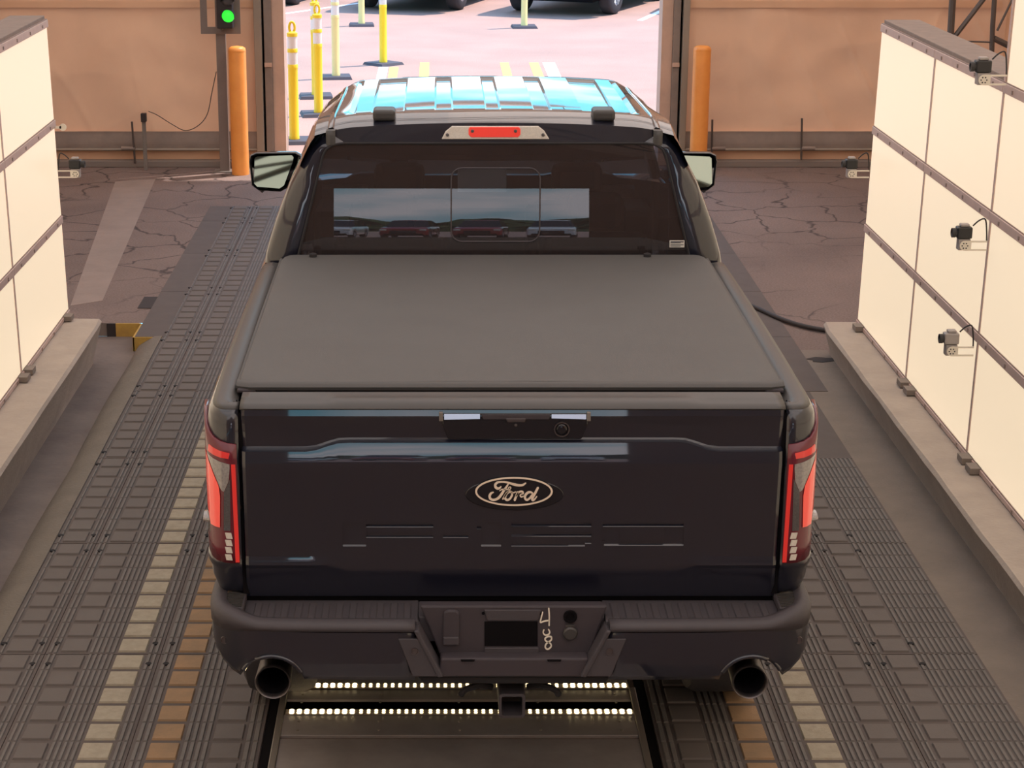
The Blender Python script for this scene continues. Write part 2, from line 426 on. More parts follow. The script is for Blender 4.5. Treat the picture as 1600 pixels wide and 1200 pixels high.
def ribbon(mb, pts, w, fn, d0, d1, n=6):
    """flat stroke of width w (number or list) along a smoothed 2-D path, as a solid."""
    P = catmull([(p[0], p[1]) for p in pts], n); N = len(P)
    ws = w if isinstance(w, (list, tuple)) else [w]*len(pts)
    L = []; R = []
    for i, p in enumerate(P):
        f = i/(N-1)*(len(ws)-1); k = min(int(f), len(ws)-2) if len(ws) > 1 else 0
        wi = ws[k]+(ws[k+1]-ws[k])*(f-k)
        d = (P[min(i+1,N-1)]-P[max(i-1,0)]).normalized(); nrm = Vector((-d.y, d.x))*wi/2
        L.append(p+nrm); R.append(p-nrm)
    e0 = P[0]-(P[1]-P[0]).normalized()*ws[0]*0.4; e1 = P[-1]+(P[-1]-P[-2]).normalized()*ws[-1]*0.4
    b = len(mb.v)
    for d in (d0, d1):
        for p in L: mb.v.append(tuple(fn(p[0], p[1], d)))
        for p in R: mb.v.append(tuple(fn(p[0], p[1], d)))
        mb.v.append(tuple(fn(e0[0], e0[1], d))); mb.v.append(tuple(fn(e1[0], e1[1], d)))
    S = 2*N+2
    for lay in (0, 1):
        o = b+lay*S
        for i in range(N-1): mb.face((o+i, o+i+1, o+N+i+1, o+N+i))
        mb.face((o+2*N, o, o+N)); mb.face((o+2*N+1, o+2*N-1, o+N-1))
    for i in range(N-1):
        mb.face((b+i, b+i+1, b+S+i+1, b+S+i)); mb.face((b+N+i, b+N+i+1, b+S+N+i+1, b+S+N+i))

# ------------------------------------------------------------------ the ground, floor and lot
CX = 0.078                 # centre line of the conveyor
MOD, SEAM0 = 1.2235, 7.120 # floor panel length; one cross seam
Y_CURB, Y_MARGIN = 12.38, 12.014
mb = MB()
def quad(mb, x0, x1, y0, y1, z): 
    b = len(mb.v); mb.v += [(x0,y0,z),(x1,y0,z),(x1,y1,z),(x0,y1,z)]; mb.face((b,b+1,b+2,b+3))
quad(mb, -1.80, 5.4, -20, Y_MARGIN, 0); quad(mb, -1.97, 5.4, Y_MARGIN, Y_CURB, 0); quad(mb, -5.4, 5.4, Y_CURB, 18.62, 0)
floor = structure(mb.build('floor', 'asphalt'))
mb = MB(); quad(mb, -5.4, -1.9, -20, Y_CURB, -0.09)
g = mb.build('gutter_floor', 'gutter_floor', floor)
mb = MB()   # sloped concrete shoulder from the panels down to the gutter
prof = [(-1.79, 0.012), (-1.84, 0.010), (-1.90, -0.02), (-1.945, -0.05), (-1.965, -0.09)]
rows = []
for k in range(40):
    Y = 3.0 + (Y_MARGIN-3.0)*k/39
    rows.append([(x + 0.006*math.sin(Y*3.1+i)*(i > 1), Y, z) for i, (x, z) in enumerate(prof)])
mb.grid(rows); mb.build('concrete_shoulder', 'shoulder', floor, smooth=40)
mb = MB(); quad(mb, -80, 80, 18.62, 160, 0.0); quad(mb, -80, 80, -160, -20, 0.0); quad(mb, -80, -5.4, -20, 18.62, 0); quad(mb, 5.4, 80, -20, 18.62, 0)
structure(mb.build('ground', 'lot_ground'))

mb = MB(); rows = []
for k in range(41):
    Y = 3.0 + 8.7*k/40; xe = 2.15
    rows.append([(xe+.02*mnoise.noise(Vector((Y*1.5, 0, 0))), Y, 0.0005), (xe+.03, Y, .0035), (2.46, Y, .0035)])
mb.grid(rows); mb.build('concrete_apron', 'apron', floor, smooth=30)
# curb faces where the asphalt ends
t = thing('curb', 'yellow painted curb edge with a black end, left of the ribbed lane behind the concrete barrier', 'curb', (-2.05, Y_CURB, -0.09))
mb = MB(); mb.box(-0.10, 0.068, -0.012, 0.0, 0, 0.089); mb.build('yellow_face', 'curb_yellow', t)
mb = MB(); mb.box(-0.16, -0.10, -0.012, 0.0, 0, 0.089); mb.build('black_face', 'curb_black', t)
mb = MB()
ym = Y_MARGIN-Y_CURB
mb.prism([(0.070, -0.002), (0.25, 0.082), (0.265, 0.094), (0.070, 0.094)], lambda u, v, d: (u, d, v), ym-.012, ym)
mb.prism([(ym-.012, 0.0), (-.012, 0.0), (-.012, 0.089), (ym-.012, 0.094)], lambda u, v, d: (d, u, v), .068, .078)
mb.build('yellow_corner', 'curb_yellow', t)
mb = MB(); mb.box(-5.4, -2.0, Y_CURB+.001, Y_CURB+.05, -.09, -.0005); mb.build('asphalt_edge', 'foot_concrete', floor)
t = MB().box(-0.075, 0.075, -0.16, 0.16, 0.0005, 0.004).build('painted_patch', 'curb_black', floor, loc=(-1.99, 12.93, 0))
mb = MB()
c = [on_z(160,470), on_z(110,478), on_z(180,284), on_z(243,280)]
b0 = len(mb.v); mb.v += [(p.x, p.y, 0.002) for p in c] + [(p.x, p.y, 0.0) for p in c]
mb.f += [(0,1,2,3),(0,1,5,4),(1,2,6,5),(2,3,7,6),(3,0,4,7)]; mb.mi += [0]*5
mb.build('pale_floor_strip', 'pale_strip', floor)  # paler strip laid over the asphalt

# floor panels: ribbed plates with pads -------------------------------------------------
YS = [SEAM0 + MOD*k for k in range(-2, 9)]
PADP = MOD/8
vis_pads = 0
def pad_visible(side, off, Y):
    if Y > 10.6: return False
    if off > 1.7: return True
    if side < 0: return Y < {0.85: 6.9, 1.07: 7.4, 1.32: 8.6, 1.56: 10.7}[off]
    return Y < {0.85: 6.9, 1.07: 6.9, 1.32: 6.9, 1.56: 7.8}[off]
PADS = {0.85: (0.795, 0.905), 1.07: (1.020, 1.130), 1.32: (1.262, 1.376), 1.56: (1.500, 1.609), 1.79: (1.722, 1.830)}
PMAT = {0.85: 'mat_grey', 1.07: 'pad_orange', 1.32: 'pad_tan', 1.56: 'mat_grey', 1.79: 'mat_grey'}
COLS = [(0.725, 1.197, (0.85, 1.07)), (1.201, 1.666, (1.32, 1.56)), (1.670, None, (1.79,))]
pad_mesh = {}
for off, (a, b) in PADS.items():
    mb = MB(); w = (b-a)/2; mb.pad(-w, w, -0.061, 0.061, 0.0, 0.007, 0.004)
    o = mb.build('pad', PMAT[off]); pad_mesh[off] = o.data; bpy.data.objects.remove(o)
for side in (-1, 1):
    for ci, (a, b, offs) in enumerate(COLS):
        outer = b is None
        for k in range(len(YS)-1):
            y0, y1 = YS[k]+0.003, YS[k+1]-0.003
            if b is None: bb = 1.868 if side < 0 else 2.10
            else: bb = b
            if outer and (y0 > Y_MARGIN-0.1): bb = 2.046 if side < 0 else 2.21
            if outer and side > 0 and y0 > 10.5: bb = 2.21
            if k == len(YS)-2: y1 = y1-0.6
            xa, xb = sorted((CX+side*a, CX+side*bb))
            mb = MB(); mb.box(xa, xb, y0, y1, 0.0, 0.006)
            p = mb.build('floor_panel', 'mat_base', floor)
            # ribs between the pads, joined (each far under 10 px)
            rb = MB(); segs = []
            edges = [a] + [q for o_ in offs for q in PADS[o_]] + [bb]
            for i in range(0, len(edges), 2):
                e0, e1 = edges[i]+0.008, edges[i+1]-0.008
                if outer and i == 2 and (side < 0 or y0 > 9.0): e1 = 1.855 if side < 0 else 1.90
                n = max(1, round((e1-e0)/0.0225)); segs += [(e0+(e1-e0)*(j+.15)/n, e0+(e1-e0)*(j+.85)/n) for j in range(n)]
            ny = int(round((y1-y0)/PADP))
            for r in range(ny):
                ya = y0 + (y1-y0)*(r+.02)/ny; yb = y0 + (y1-y0)*(r+.98)/ny
                for (u0, u1) in segs:
                    q0, q1 = sorted((CX+side*u0, CX+side*u1)); rb.pad(q0, q1, ya, yb, 0.006, 0.0115, 0.003)
            rb.build('ribs', 'mat_rib', p)['kind'] = 'stuff'
            far = MB()
            for o_ in offs:
                for r in range(ny):
                    Yc = y0 + (y1-y0)*(r+.5)/ny; Xc = CX+side*(PADS[o_][0]+PADS[o_][1])/2
                    if pad_visible(side, o_, Yc):
                        q = bpy.data.objects.new('pad', pad_mesh[o_]); COL.objects.link(q); q.parent = p; q.location = (Xc, Yc, 0.006); vis_pads += 1
                    else:
                        w = (PADS[o_][1]-PADS[o_][0])/2; far.cur = 0 if len(offs) == 1 or o_ == offs[0] else 1
                        far.pad(Xc-w, Xc+w, Yc-.061, Yc+.061, 0.006, 0.013, 0.004)
            if far.v:
                far.build('distant_pads', [PMAT[o_] for o_ in offs] if len(offs) > 1 else PMAT[offs[0]], p)['kind'] = 'stuff'
            hb = MB()
            hx = {0: (0.765, 1.165), 1: (1.235, 1.635), 2: (1.698, 1.853)}[ci]
            for u in hx:
                for yy in (y0+0.095, y1-0.095):
                    hb.lathe([(0.013, 0.0065), (0.013, 0.0122)], (CX+side*u, yy, 0), n=8)
            hb.build('bolt_holes', 'hole_dark', p)['kind'] = 'stuff'

# centre plate with its trenches and edge trims
pl = thing('centre_plate', 'dark riveted metal plate down the lane centre under the pickup', 'floor plate', (CX, 8.0, -0.004))
mb = MB(); mb.box(-0.66, 0.66, -3.4, -1.62, 0.0, 0.012); mb.build('plate', 'plate_metal', pl, bevel=0.003)
mb = MB(); mb.box(-0.66, 0.66, -1.60, -1.43, 0.0, 0.016); mb.build('plate', 'plate_metal', pl, bevel=0.003)
mb = MB(); mb.box(-0.66, 0.66, -1.40, -1.30, 0.0, 0.004); mb.build('slot_cover', 'dark_void', pl)
mb = MB(); mb.box(-0.66, 0.66, -1.30, -1.10, 0.0, 0.014); mb.build('plate', 'plate_metal', pl, bevel=0.003)
mb = MB(); mb.box(-0.66, 0.66, -1.08, 8.3, 0.0, 0.010); mb.build('plate', 'plate_metal', pl)
for s in (-1, 1):
    mb = MB(); mb.box(min(s*.66, s*.685), max(s*.66, s*.685), -3.4, -1.2, 0.0, 0.019); mb.build('edge_trim', 'plate_edge', pl, bevel=0.003)
    mb = MB(); mb.box(min(s*.685, s*.722), max(s*.685, s*.722), -3.4, 8.3, 0.0, 0.0055); mb.build('trench', 'dark_void', pl)
for (Y, xs) in ((6.67, 5), (6.51, 5), (6.44, 5), (6.74, 5), (6.04, 5)):
    for i in range(xs):
        mb = MB(); mb.lathe([(0.005, 0.0), (0.005, 0.003), (0.002, 0.0045)], (0,0,0), n=8)
        mb.build('screw', 'plate_edge', pl, smooth=40, loc=(-0.60+1.2*i/(xs-1), Y-8.0, 0.012 if Y < 6.4 else 0.0155))
for i, (Y, lab) in enumerate(((6.585, 'nearer strip of warm LED lights across the dark floor plate, below the tow hitch'), (6.811, 'farther strip of warm LED lights, half hidden under the rear bumper'))):
    t = thing('led_strip', lab, 'light strip', (CX, Y, 0.0128), 'LED strips on the floor plate')
    mb = MB(); mb.box(-.655, .66, -.020, .020, 0.0, 0.003); mb.build('channel', 'led_channel', t)
    for k in range(5):
        x0 = -.645 + k*.2615; mb = MB()
        for j in range(9):
            for r in (-1, 1):
                xx = x0+.014+j*.0285; rl = .0088 if k in (0, 4) else .0066; mb.lathe([(rl, 0.003), (rl, 0.006), (rl*.5, 0.008)], (xx, r*.0085, 0), n=8)
        mb.build('led_module', 'led_glow_strong' if k in (0, 4) else 'led_glow', t)

# ------------------------------------------------------------------ tent: front wall, side walls, back wall, roof
YF = 18.3
def fabric(name, x0, x1, z0, z1, Y, nx=170, nz=190, amp=0.05, seed=0.0):
    rows = []
    for k in range(nz+1):
        z = z0+(z1-z0)*k/nz; r = []
        for i in range(nx+1):
            x = x0+(x1-x0)*i/nx
            d = mnoise.noise(Vector((x*1.1+seed, z*0.8+x*.35, seed)))*amp + mnoise.noise(Vector((x*2.6+z*1.9, z*2.8-x*1.1, seed+5)))*amp*.6
            for (ca, sa, f1, f2, w_) in ((.62, .78, 1.5, .5, .55), (.45, -.89, 1.9, .6, .45), (.97, .2, 1.2, .35, .35)):
                u = x*ca+z*sa; v = -x*sa+z*ca
                rdg = 1-min(1, abs(mnoise.noise(Vector((v*f1+seed*2, u*f2, 9+seed))))*5.5)
                d -= rdg*rdg*amp*w_*max(0, mnoise.noise(Vector((x*.7, z*.7, seed+20)))+.35)
            r.append((x, Y+d, z))
        rows.append(r)
    mb = MB(); mb.grid(rows)
    return mb.build(name, 'tent_fabric', smooth=60, recalc=False)
structure(fabric('wall_front', -5.42, -1.70, 0.30, 4.6, YF+.06, seed=1.3))
structure(fabric('wall_front', 2.33, 5.42, 0.30, 4.6, YF+.06, seed=8.1))
mb = MB(); mb.box(-5.3, 5.3, YF+.05, YF+.10, 4.55, 6.6); structure(mb.build('wall_front', 'tent_fabric'))
mb = MB(); mb.box(-1.70, 2.33, YF-.05, YF+.2, 4.3, 4.6); structure(mb.build('trim_1', 'frame_brown'))
# hem band, rail pipe, lower skirt and kerb on each side of the opening
for nm, x0, x1 in (('wall_front_skirt', -5.3, -1.70), ('wall_front_skirt', 2.33, 5.3)):
    rows = []
    for z in (0.335, 0.30, 0.25, 0.20, 0.165):
        rows.append([(x0+(x1-x0)*i/40, YF-.01-(0.02 if z < .3 else 0)+.012*mnoise.noise(Vector((x0+(x1-x0)*i/8, z*4, 3))), z) for i in range(41)])
    mb = MB(); mb.grid(rows); structure(mb.build(nm, 'frame_brown', smooth=60))
    mb = MB(); mb.box(x0, x1, YF+.02, YF+.04, .05, .32); structure(mb.build('wall_front_flap', 'tent_fabric'))
    mb = MB(); mb.tube([(x0, YF-.04, .165), (x1, YF-.04, .165)], .012, 8); structure(mb.build('trim_2', 'frame_olive', smooth=40))
    mb = MB(); mb.box(x0, x1, YF-.08, YF+.10, 0, .062); structure(mb.build('baseboard_front', 'foot_concrete', bevel=.006))
# horizontal welded seam in the fabric
for x0, x1 in ((-5.3, -1.70), (2.33, 5.3)):
    mb = MB(); mb.box(x0, x1, YF+.012, YF+.02, 1.50, 1.56); structure(mb.build('trim_3', 'tent_fabric'))
# door posts
for s, xs in ((-1, (-1.735, -1.665, -1.645, -1.575, -1.46)), (1, (2.36, 2.30, 2.28, 2.215, 2.11))):
    def seg(a, b, y0, y1, m, n):
        mb = MB(); mb.box(min(a, b), max(a, b), y0, y1, 0, 4.4); structure(mb.build(n, m, bevel=.004))
    seg(xs[0], xs[1], YF-.06, YF+.10, 'frame_olive', 'door_1_post')
    seg(xs[1], xs[2], YF+.03, YF+.10, 'dark_void', 'door_1_gap')
    seg(xs[2], xs[3], YF-.02, YF+.14, 'frame_brown', 'door_1_post')
    seg(xs[3], xs[4], YF+.02, YF+.30, 'frame_pink', 'door_1_jamb')
    mb = MB(); mb.box(min(xs[2], xs[3]), max(xs[2], xs[3]), YF-.035, YF-.02, .95, .99); structure(mb.build('door_1_clip', 'frame_pink'))
structure(MB().box(-5.42, -5.36, -20, 18.4, 0, 4.6).build('wall_left', 'tent_fabric'))
structure(MB().box(5.36, 5.42, -20, 18.4, 0, 4.6).build('wall_right', 'tent_fabric'))
DBX0, DBX1, DBZ = -2.5, 3.15, 3.35     # exit opening behind the camera
for a, b, z0, z1 in ((-5.4, DBX0, 0, 6.6), (DBX1, 5.4, 0, 6.6), (DBX0, DBX1, DBZ, 6.6)):
    structure(MB().box(a, b, -20.1, -20, z0, z1).build('wall_back', 'tent_fabric'))
mb = MB(); mb.grid([[(-5.6, -20.2, 4.5), (0, -20.2, 6.5), (5.6, -20.2, 4.5)], [(-5.6, -4, 4.5), (0, -4, 6.5), (5.6, -4, 4.5)]]); structure(mb.build('ceiling', 'tent_fabric', recalc=False))
mb = MB(); mb.grid([[(-5.6, -4, 4.5), (0, -4, 6.5), (5.6, -4, 4.5)], [(-5.6, 18.5, 4.5), (0, 18.5, 6.5), (5.6, 18.5, 4.5)]])
structure(mb.build('ceiling', 'roof_fabric', recalc=False))
for Y in (14.5, 11.2, 7.9, 4.6, 1.3, -3.5, -8.5, -14.0):
    mb = MB()
    for z, r in ((4.25, .035), (4.0, .03)):
        mb.tube([(-5.3, Y, z), (0, Y, z+1.98), (5.3, Y, z)], r, 6)
    for i in range(9):
        x = -5.3+10.6*i/9; z1 = 4.25+1.98*(1-abs(x)/5.3); x2 = -5.3+10.6*(i+1)/9; z2 = 4.0+1.98*(1-abs(x2)/5.3)
        mb.tube([(x, Y, z1), (x2, Y, z2)], .018, 5)
    structure(mb.build('trim_roof_truss', 'tube_dark', smooth=40))

# ------------------------------------------------------------------ concrete barriers and light walls
def barrier(label, s, xt, xb, xo, y0, y1, zb):
    t = thing('concrete_barrier', label, 'barrier', (s*abs(xt), y1, 0))
    prof = [(xb, zb), (xb, zb+.03), (xt+s*.006, .195), (xt+s*.02, .212), (xo, .216), (xo, zb)]
    rows = []
    n = 46
    for k in range(n+1):
        Y = y0+(y1-y0)*k/n
        r = []
        for i, (x, z) in enumerate(prof):
            d = 0.006*mnoise.noise(Vector((Y*2.2, i*3.7, s))) if 0 < i < 5 else 0
            if k == n and i in (2, 3): d += s*0.012; 
            r.append((x+d-s*abs(xt), Y-y1-(0.015 if k == n and i in (2,3,4) else 0), z+d*.5))
        rows.append(r)
    mb = MB(); mb.grid(rows, close=True); m = len(prof)
    mb.face(range(m)); mb.face(range(n*m, n*m+m))
    mb.build('beam', 'concrete', t, smooth=35)
    return t
bl = barrier('long concrete barrier under the left lit wall', -1, -2.105, -2.19, -2.72, 2.2, 11.72, -0.09)
br = barrier('long concrete barrier under the right lit wall', 1, 2.385, 2.455, 2.98, 2.2, 11.60, 0.0)

def light_wall(label, s, X, yend, first, pitch):
    t = thing('lightbox', label, 'lightbox', (X, yend, 0.219))
    ZR = [.0, .605, 1.205, 1.815]                # rails above the barrier top
    lean = 0.019
    def P(dx, Y, z): return (s*(dx+lean*z), Y-yend, z)
    edges = [yend] + [first - pitch*k for k in range(7)]
    def solid(name, m, y0, y1, z0, z1, d0, d1, par=t, bev=0.0):
        mb = MB(); b = 0
        for (dx, Y, z) in ((d0,y0,z0),(d1,y0,z0),(d1,y1,z0),(d0,y1,z0),(d0,y0,z1),(d1,y0,z1),(d1,y1,z1),(d0,y1,z1)): mb.v.append(P(dx, Y, z))
        for q in ((0,3,2,1),(4,5,6,7),(0,1,5,4),(1,2,6,5),(2,3,7,6),(3,0,4,7)): mb.face(q)
        return mb.build(name, m, par, bevel=bev)
    YU = edges[2]-0.03                           # the wall is taller on the near side of this
    ylo = edges[-1]
    solid('backing_box', 'rail_dark', ylo, yend-.004, 0.0, 1.83, 0.024, 0.15)
    solid('backing_box', 'rail_dark', ylo, YU, 1.83, 3.10, 0.024, 0.15)
    rows = [(ZR[i], ZR[i+1], edges) for i in range(3)] + [(1.815, 2.43, edges[2:]), (2.43, 3.04, edges[2:])]
    for z0, z1, ed in rows:
        for k in range(len(ed)-1):
            ya, yb = ed[k+1], ed[k]
            if z0 > 1.8 and k == 0: yb = YU+.005
            solid('light_panel', 'light_panel', ya+.013, yb-(.013 if k else .004), z0+.026, z1-.018, 0.0, 0.02)
    for i, z in enumerate(ZR + [2.43, 3.04]):
        if z < 2: spans = [(edges[k+1], edges[k]) for k in range(len(edges)-1)]
        else: spans = [(edges[k+1], edges[k]) for k in range(2, len(edges)-1)]
        for (ya, yb) in spans:
            r = solid('rail', 'rail_metal', ya+.002, yb-.002, max(0.0, z-.020), z+.024, -0.010, 0.022, bev=.002)
            solid('rail_lip', 'rail_dark', ya+.002, yb-.002, z+.0235, z+.030, -0.004, 0.022, par=r)
            for j in range(4):
                yy = ya+(yb-ya)*(j+.5)/4
                zs_ = max(z, .012); solid('screw', 'rail_dark', yy-.008, yy+.008, zs_-.009, zs_+.009, -0.014, -0.008, par=r)
    for k in range(1, len(edges)):
        zt = 1.80 if k < 2 else 3.02
        zs = ZR + ([2.43, 3.04] if k >= 2 else [])
        for i in range(len(zs)-1):
            solid('mullion', 'rail_metal', edges[k]-.0125, edges[k]+.0125, zs[i]+.03, zs[i+1]-.02, -0.004, 0.022)
    solid('top_board', 'cap_board', YU, yend-.02, 1.842, 1.866, 0.005, 0.215, bev=.004)
    for k, yy in enumerate((yend-.16, yend-1.35, yend-1.50, yend-2.65, yend-2.8, yend-4.0)):
        solid('foot', 'foot_concrete', yy-.045, yy+.045, 0.0, 0.03, -0.055, 0.06)
    return t
lw = light_wall('left lit wall of glowing cream panels in metal rails', -1, -2.345, 11.80, 10.36, 1.30)
rw = light_wall('right lit wall of glowing cream panels in metal rails', 1, 2.605, 11.55, 10.26, 1.29)

# cameras on brackets ---------------------------------------------------------------
def insp_camera(label, loc, s, big=1.0, body='camera_black'):
    """bracket plate faces the lane camera; s = -1 reaches towards -x from the right wall."""
    t = thing('inspection_camera', label, 'camera', loc, 'small cameras on the lit walls')
    k = big
    mb = MB()
    n = 12; cxp = s*.105
    outer = [(cxp+s*.024*math.sin(PI*i/n), .024*math.cos(PI*i/n)) for i in range(n+1)]
    fn = lambda a, b, d: (a*k, d*k, b*k)
    mb.prism([(0, .024)] + outer + [(0, -.024), (0, -.016), (s*.075, -.016), (s*.075, .016), (0, .016)], fn, -.003, .003)
    br = mb.build('bracket', 'bracket_white', t)
    mb = MB()
    for j in range(6):
        a = 2*PI*j/6; mb.lathe([(.0035*k, -.0042*k), (.0035*k, -.0030*k)], ((cxp+.013*math.cos(a))*k, 0, .013*math.sin(a)*k), 'y', 8)
    mb.build('bolt_slots', 'camera_black', br)
    mb = MB(); mb.box((cxp-.028)*k, (cxp+.028)*k, .004*k, .05*k, -.024*k, .030*k); mb.build('mount_block', 'camera_grey', t, bevel=.003)
    mb = MB(); mb.box((cxp-.038)*k, (cxp+.034)*k, 0*k, .055*k, .032*k, .088*k); bd = mb.build('camera_body', body, t, bevel=.008*k, seg=3)
    mb = MB(); mb.box((cxp-.022)*k, (cxp+.020)*k, .008*k, .048*k, .088*k, .102*k); mb.build('viewfinder_hump', 'camera_grey', bd, bevel=.005*k)
    mb = MB(); mb.lathe([(.020*k, 0), (.020*k, s*.008*k), (.023*k, s*.010*k), (.023*k, s*.026*k), (.017*k, s*.026*k), (.015*k, s*.020*k)], ((cxp+s*.034)*k, .024*k, .058*k), 'x', 18)
    mb.build('camera_lens', 'camera_black', t, smooth=40)
    mb = MB(); pts = catmull([((cxp-s*.04)*k, .03*k, .09*k), ((cxp-s*.065)*k, .02*k, .118*k), ((cxp-s*.09)*k, .01*k, .125*k), (s*.004*k, .01*k, .07*k), (s*.002*k, .005*k, .02*k)], 5)
    mb.tube(pts, .004*k, 6); mb.build('cable', 'cable_black', t, smooth=50)
    return t
insp_camera('black camera on a white bracket, right lit wall, at the second rail from the top', on_x(1542, 384, 2.60), -1)
insp_camera('camera with pale body on the right lit wall, at the third rail from the top', on_x(1521, 549, 2.595), -1, body='camera_grey')
insp_camera('black camera on a white bracket above the stepped top board of the right lit wall', on_x(1573, 125, 2.60), -1)
insp_camera('black camera peeking past the far end of the right lit wall', on_x(1358, 272, 2.62), -1)
insp_camera('black camera peeking past the far end of the left lit wall', on_x(91, 272, -2.36), 1)
t = thing('bracket', 'pale round bracket end beside the far edge of the left lit wall', 'bracket', (-2.372, 11.78, 1.405))
mb = MB(); mb.lathe([(.022, -.003), (.022, .003)], (.06, 0, 0), 'y', 16); mb.box(0, .05, -.003, .003, -.008, .008); mb.build('plate', 'bracket_white', t)

# ------------------------------------------------------------------ things at the front wall
def bollard(label, px, base_y, top_y):
    b = on_z(px, base_y); h = on_y(px, top_y, b.y).z
    t = thing('bollard', label, 'bollard', b, 'orange bollards by the doorway')
    r = .082; mb = MB()
    mb.lathe([(r, 0), (r, h-.04), (r*.93, h-.018), (r*.7, h-.005), (r*.3, h), (.001, h)], (0,0,0), n=28); mb.build('sleeve', 'bollard_orange', t, smooth=50)
    mb = MB(); mb.lathe([(r*1.012, h-.048), (r*1.012, h-.040)], (0,0,0), n=28); mb.build('cap_seam', 'bollard_orange', t, smooth=40)
bollard('orange bollard left of the doorway, beside the signal post', 376, 272, 72)
bollard('orange bollard right of the doorway, behind the right mirror', 1090, 268, 71)
b = on_z(352, 268)
t = thing('traffic_signal', 'grey signal post with a lit green lamp, left of the doorway', 'traffic light', b)
Yp = b.y
def sx(px, py): q = on_y(px, py, Yp); return (q.x-b.x, q.z)
mb = MB(); mb.box(-.045, .045, -.03, .03, 0, 2.2); mb.build('post', 'sign_grey', t, bevel=.004)
mb = MB(); mb.box(-.10, .10, -.08, .08, 0, .012); mb.build('base_plate', 'steel_grey', t)
x0, zb = sx(315, 52); x1, _ = sx(377, 52); _, zi = sx(320, 41); xi, _ = sx(326, 41)
mb = MB(); mb.box(x0, x1, -.055, -.045, zb, zi); mb.box(x0, x0+.062, -.055, -.045, zi, 2.2); mb.box(x1-.062, x1, -.055, -.045, zi, 2.2); mb.build('mounting_frame', 'sign_grey', t)
h0, z0 = sx(343, 41); h1, _ = sx(367, 41)
mb = MB(); mb.box(h0, h1, -.20, -.056, z0, 2.2); hd = mb.build('signal_housing', 'signal_black', t, bevel=.006)
for nm, m, px, py, r in (('green_lens', 'green_lamp', 356.5, 25, .058), ('red_lens', 'red_lamp_off', 356, 0, .058)):
    q = on_y(px, py, Yp-.2); mb = MB()
    mb.lathe([(r, 0), (r*.9, -.012), (r*.5, -.02), (.001, -.022)], (q.x-b.x, -.2, q.z), 'y', 22); mb.build(nm, m, hd, smooth=50)
    mb = MB(); n = 14; R = r*1.12
    mb.grid([[(q.x-b.x+R*math.cos(a), -.2-d, q.z+R*math.sin(a)) for a in [PI*(-.05+1.1*i/n) for i in range(n+1)]] for d in (0, .07)])
    mb.build('visor', 'signal_black', hd, smooth=50, solid=.004)
mb = MB(); mb.lathe([(.02, -.07), (.02, -.056), (.008, -.078)], (sx(347.5, 44)[0], 0, sx(347.5, 44)[1]), 'y', 10); mb.build('knob', 'steel_grey', t)

b = on_z(228, 266)
t = thing('sensor_post', 'thin grey post with a small black sensor head, before the left tent wall', 'post', b)
hh = on_y(226, 180, b.y).z
mb = MB(); mb.box(-.018, .018, -.012, .012, 0, hh); mb.build('post', 'steel_grey', t, bevel=.003)
mb = MB(); mb.box(-.022, .028, -.04, .02, hh-.06, hh+.02); mb.build('sensor_head', 'signal_black', t, bevel=.004)
mb = MB(); pts = catmull([on_y(232, 174, b.y), on_y(246, 180, b.y+.05), on_y(270, 195, b.y+.1), on_y(290, 204, b.y+.1), on_y(310, 196, b.y+.1), on_y(324, 178, b.y+.1), on_y(331, 145, b.y+.05), on_y(338, 112, 17.98)], 6)
tag(mb.tube(pts, .004, 6).build('wire', 'cable_black', smooth=60), 'thin wire drooping from the sensor post to the signal post', 'wire')
for lab, px, y0, y1, st in (('slim anchor rod with a pipe stub beside the sensor post', 211, 190, 255, -1), ('slim anchor rod with a pipe stub beside the right bollard', 1112, 187, 250, 1), ('slim anchor rod with a pipe stub at the middle of the right tent wall', 1252, 185, 250, 1)):
    p = on_y(px, y1, YF-.10); q = on_y(px-(5 if st < 0 else -1), y0, YF-.12)
    t = thing('anchor_rod', lab, 'rod', p, 'tent anchor rods')
    mb = MB(); mb.tube([(0,0,0), tuple(q-p)], .010, 8); mb.build('rod', 'tube_dark', t, smooth=40)
    m_ = on_y(px, 232, YF-.10); mb = MB(); mb.tube([(m_.x-p.x, 0, m_.z-p.z), (m_.x-p.x+st*.13, 0, m_.z-p.z)], .020, 10); mb.build('pipe_stub', 'frame_brown', t, smooth=40)
t = thing('clearance_bar', 'orange brown clearance bar hanging in the doorway, seen mirrored on the pickup roof', 'height bar', (.45, 19.3, 3.63))
mb = MB(); mb.tube([(-1.15, 0, 0), (1.15, 0, 0)], .024, 10); mb.build('bar', 'bollard_orange', t, smooth=40)
for x in (-.9, .9):
    mb = MB(); mb.tube([(x, 0, .05), (x, -.80, .67)], .008, 6); mb.build('chain', 'tube_dark', t, smooth=40)
# lattice frame right of the wall
t = thing('steel_lattice', 'dark steel tube lattice above the right lit wall', 'frame', on_y(1485, 75, 16.5))
o0 = on_y(1485, 75, 16.5)
def L(px, py, Y=16.5): return tuple(on_y(px, py, Y)-o0)
mb = MB(); mb.tube([L(1484, 75), L(1492, -60)], .030, 8); mb.build('upright', 'tube_dark', t, smooth=40)
mb = MB(); mb.tube([L(1488, 62), L(1545, -12), L(1580, -55)], .022, 8); mb.build('brace', 'tube_dark', t, smooth=40)
mb = MB(); mb.tube([L(1490, 64), L(1548, 66)], .008, 6); mb.build('tie_rod', 'tube_dark', t, smooth=40)
mb = MB(); mb.tube([L(1549, 100), L(1551, 40), L(1558, -60)], .022, 8); mb.build('upright', 'tube_dark', t, smooth=40)
mb = MB(); mb.tube([L(1553, 60), L(1590, 78)], .026, 8); mb.build('arm', 'tube_dark', t, smooth=40)
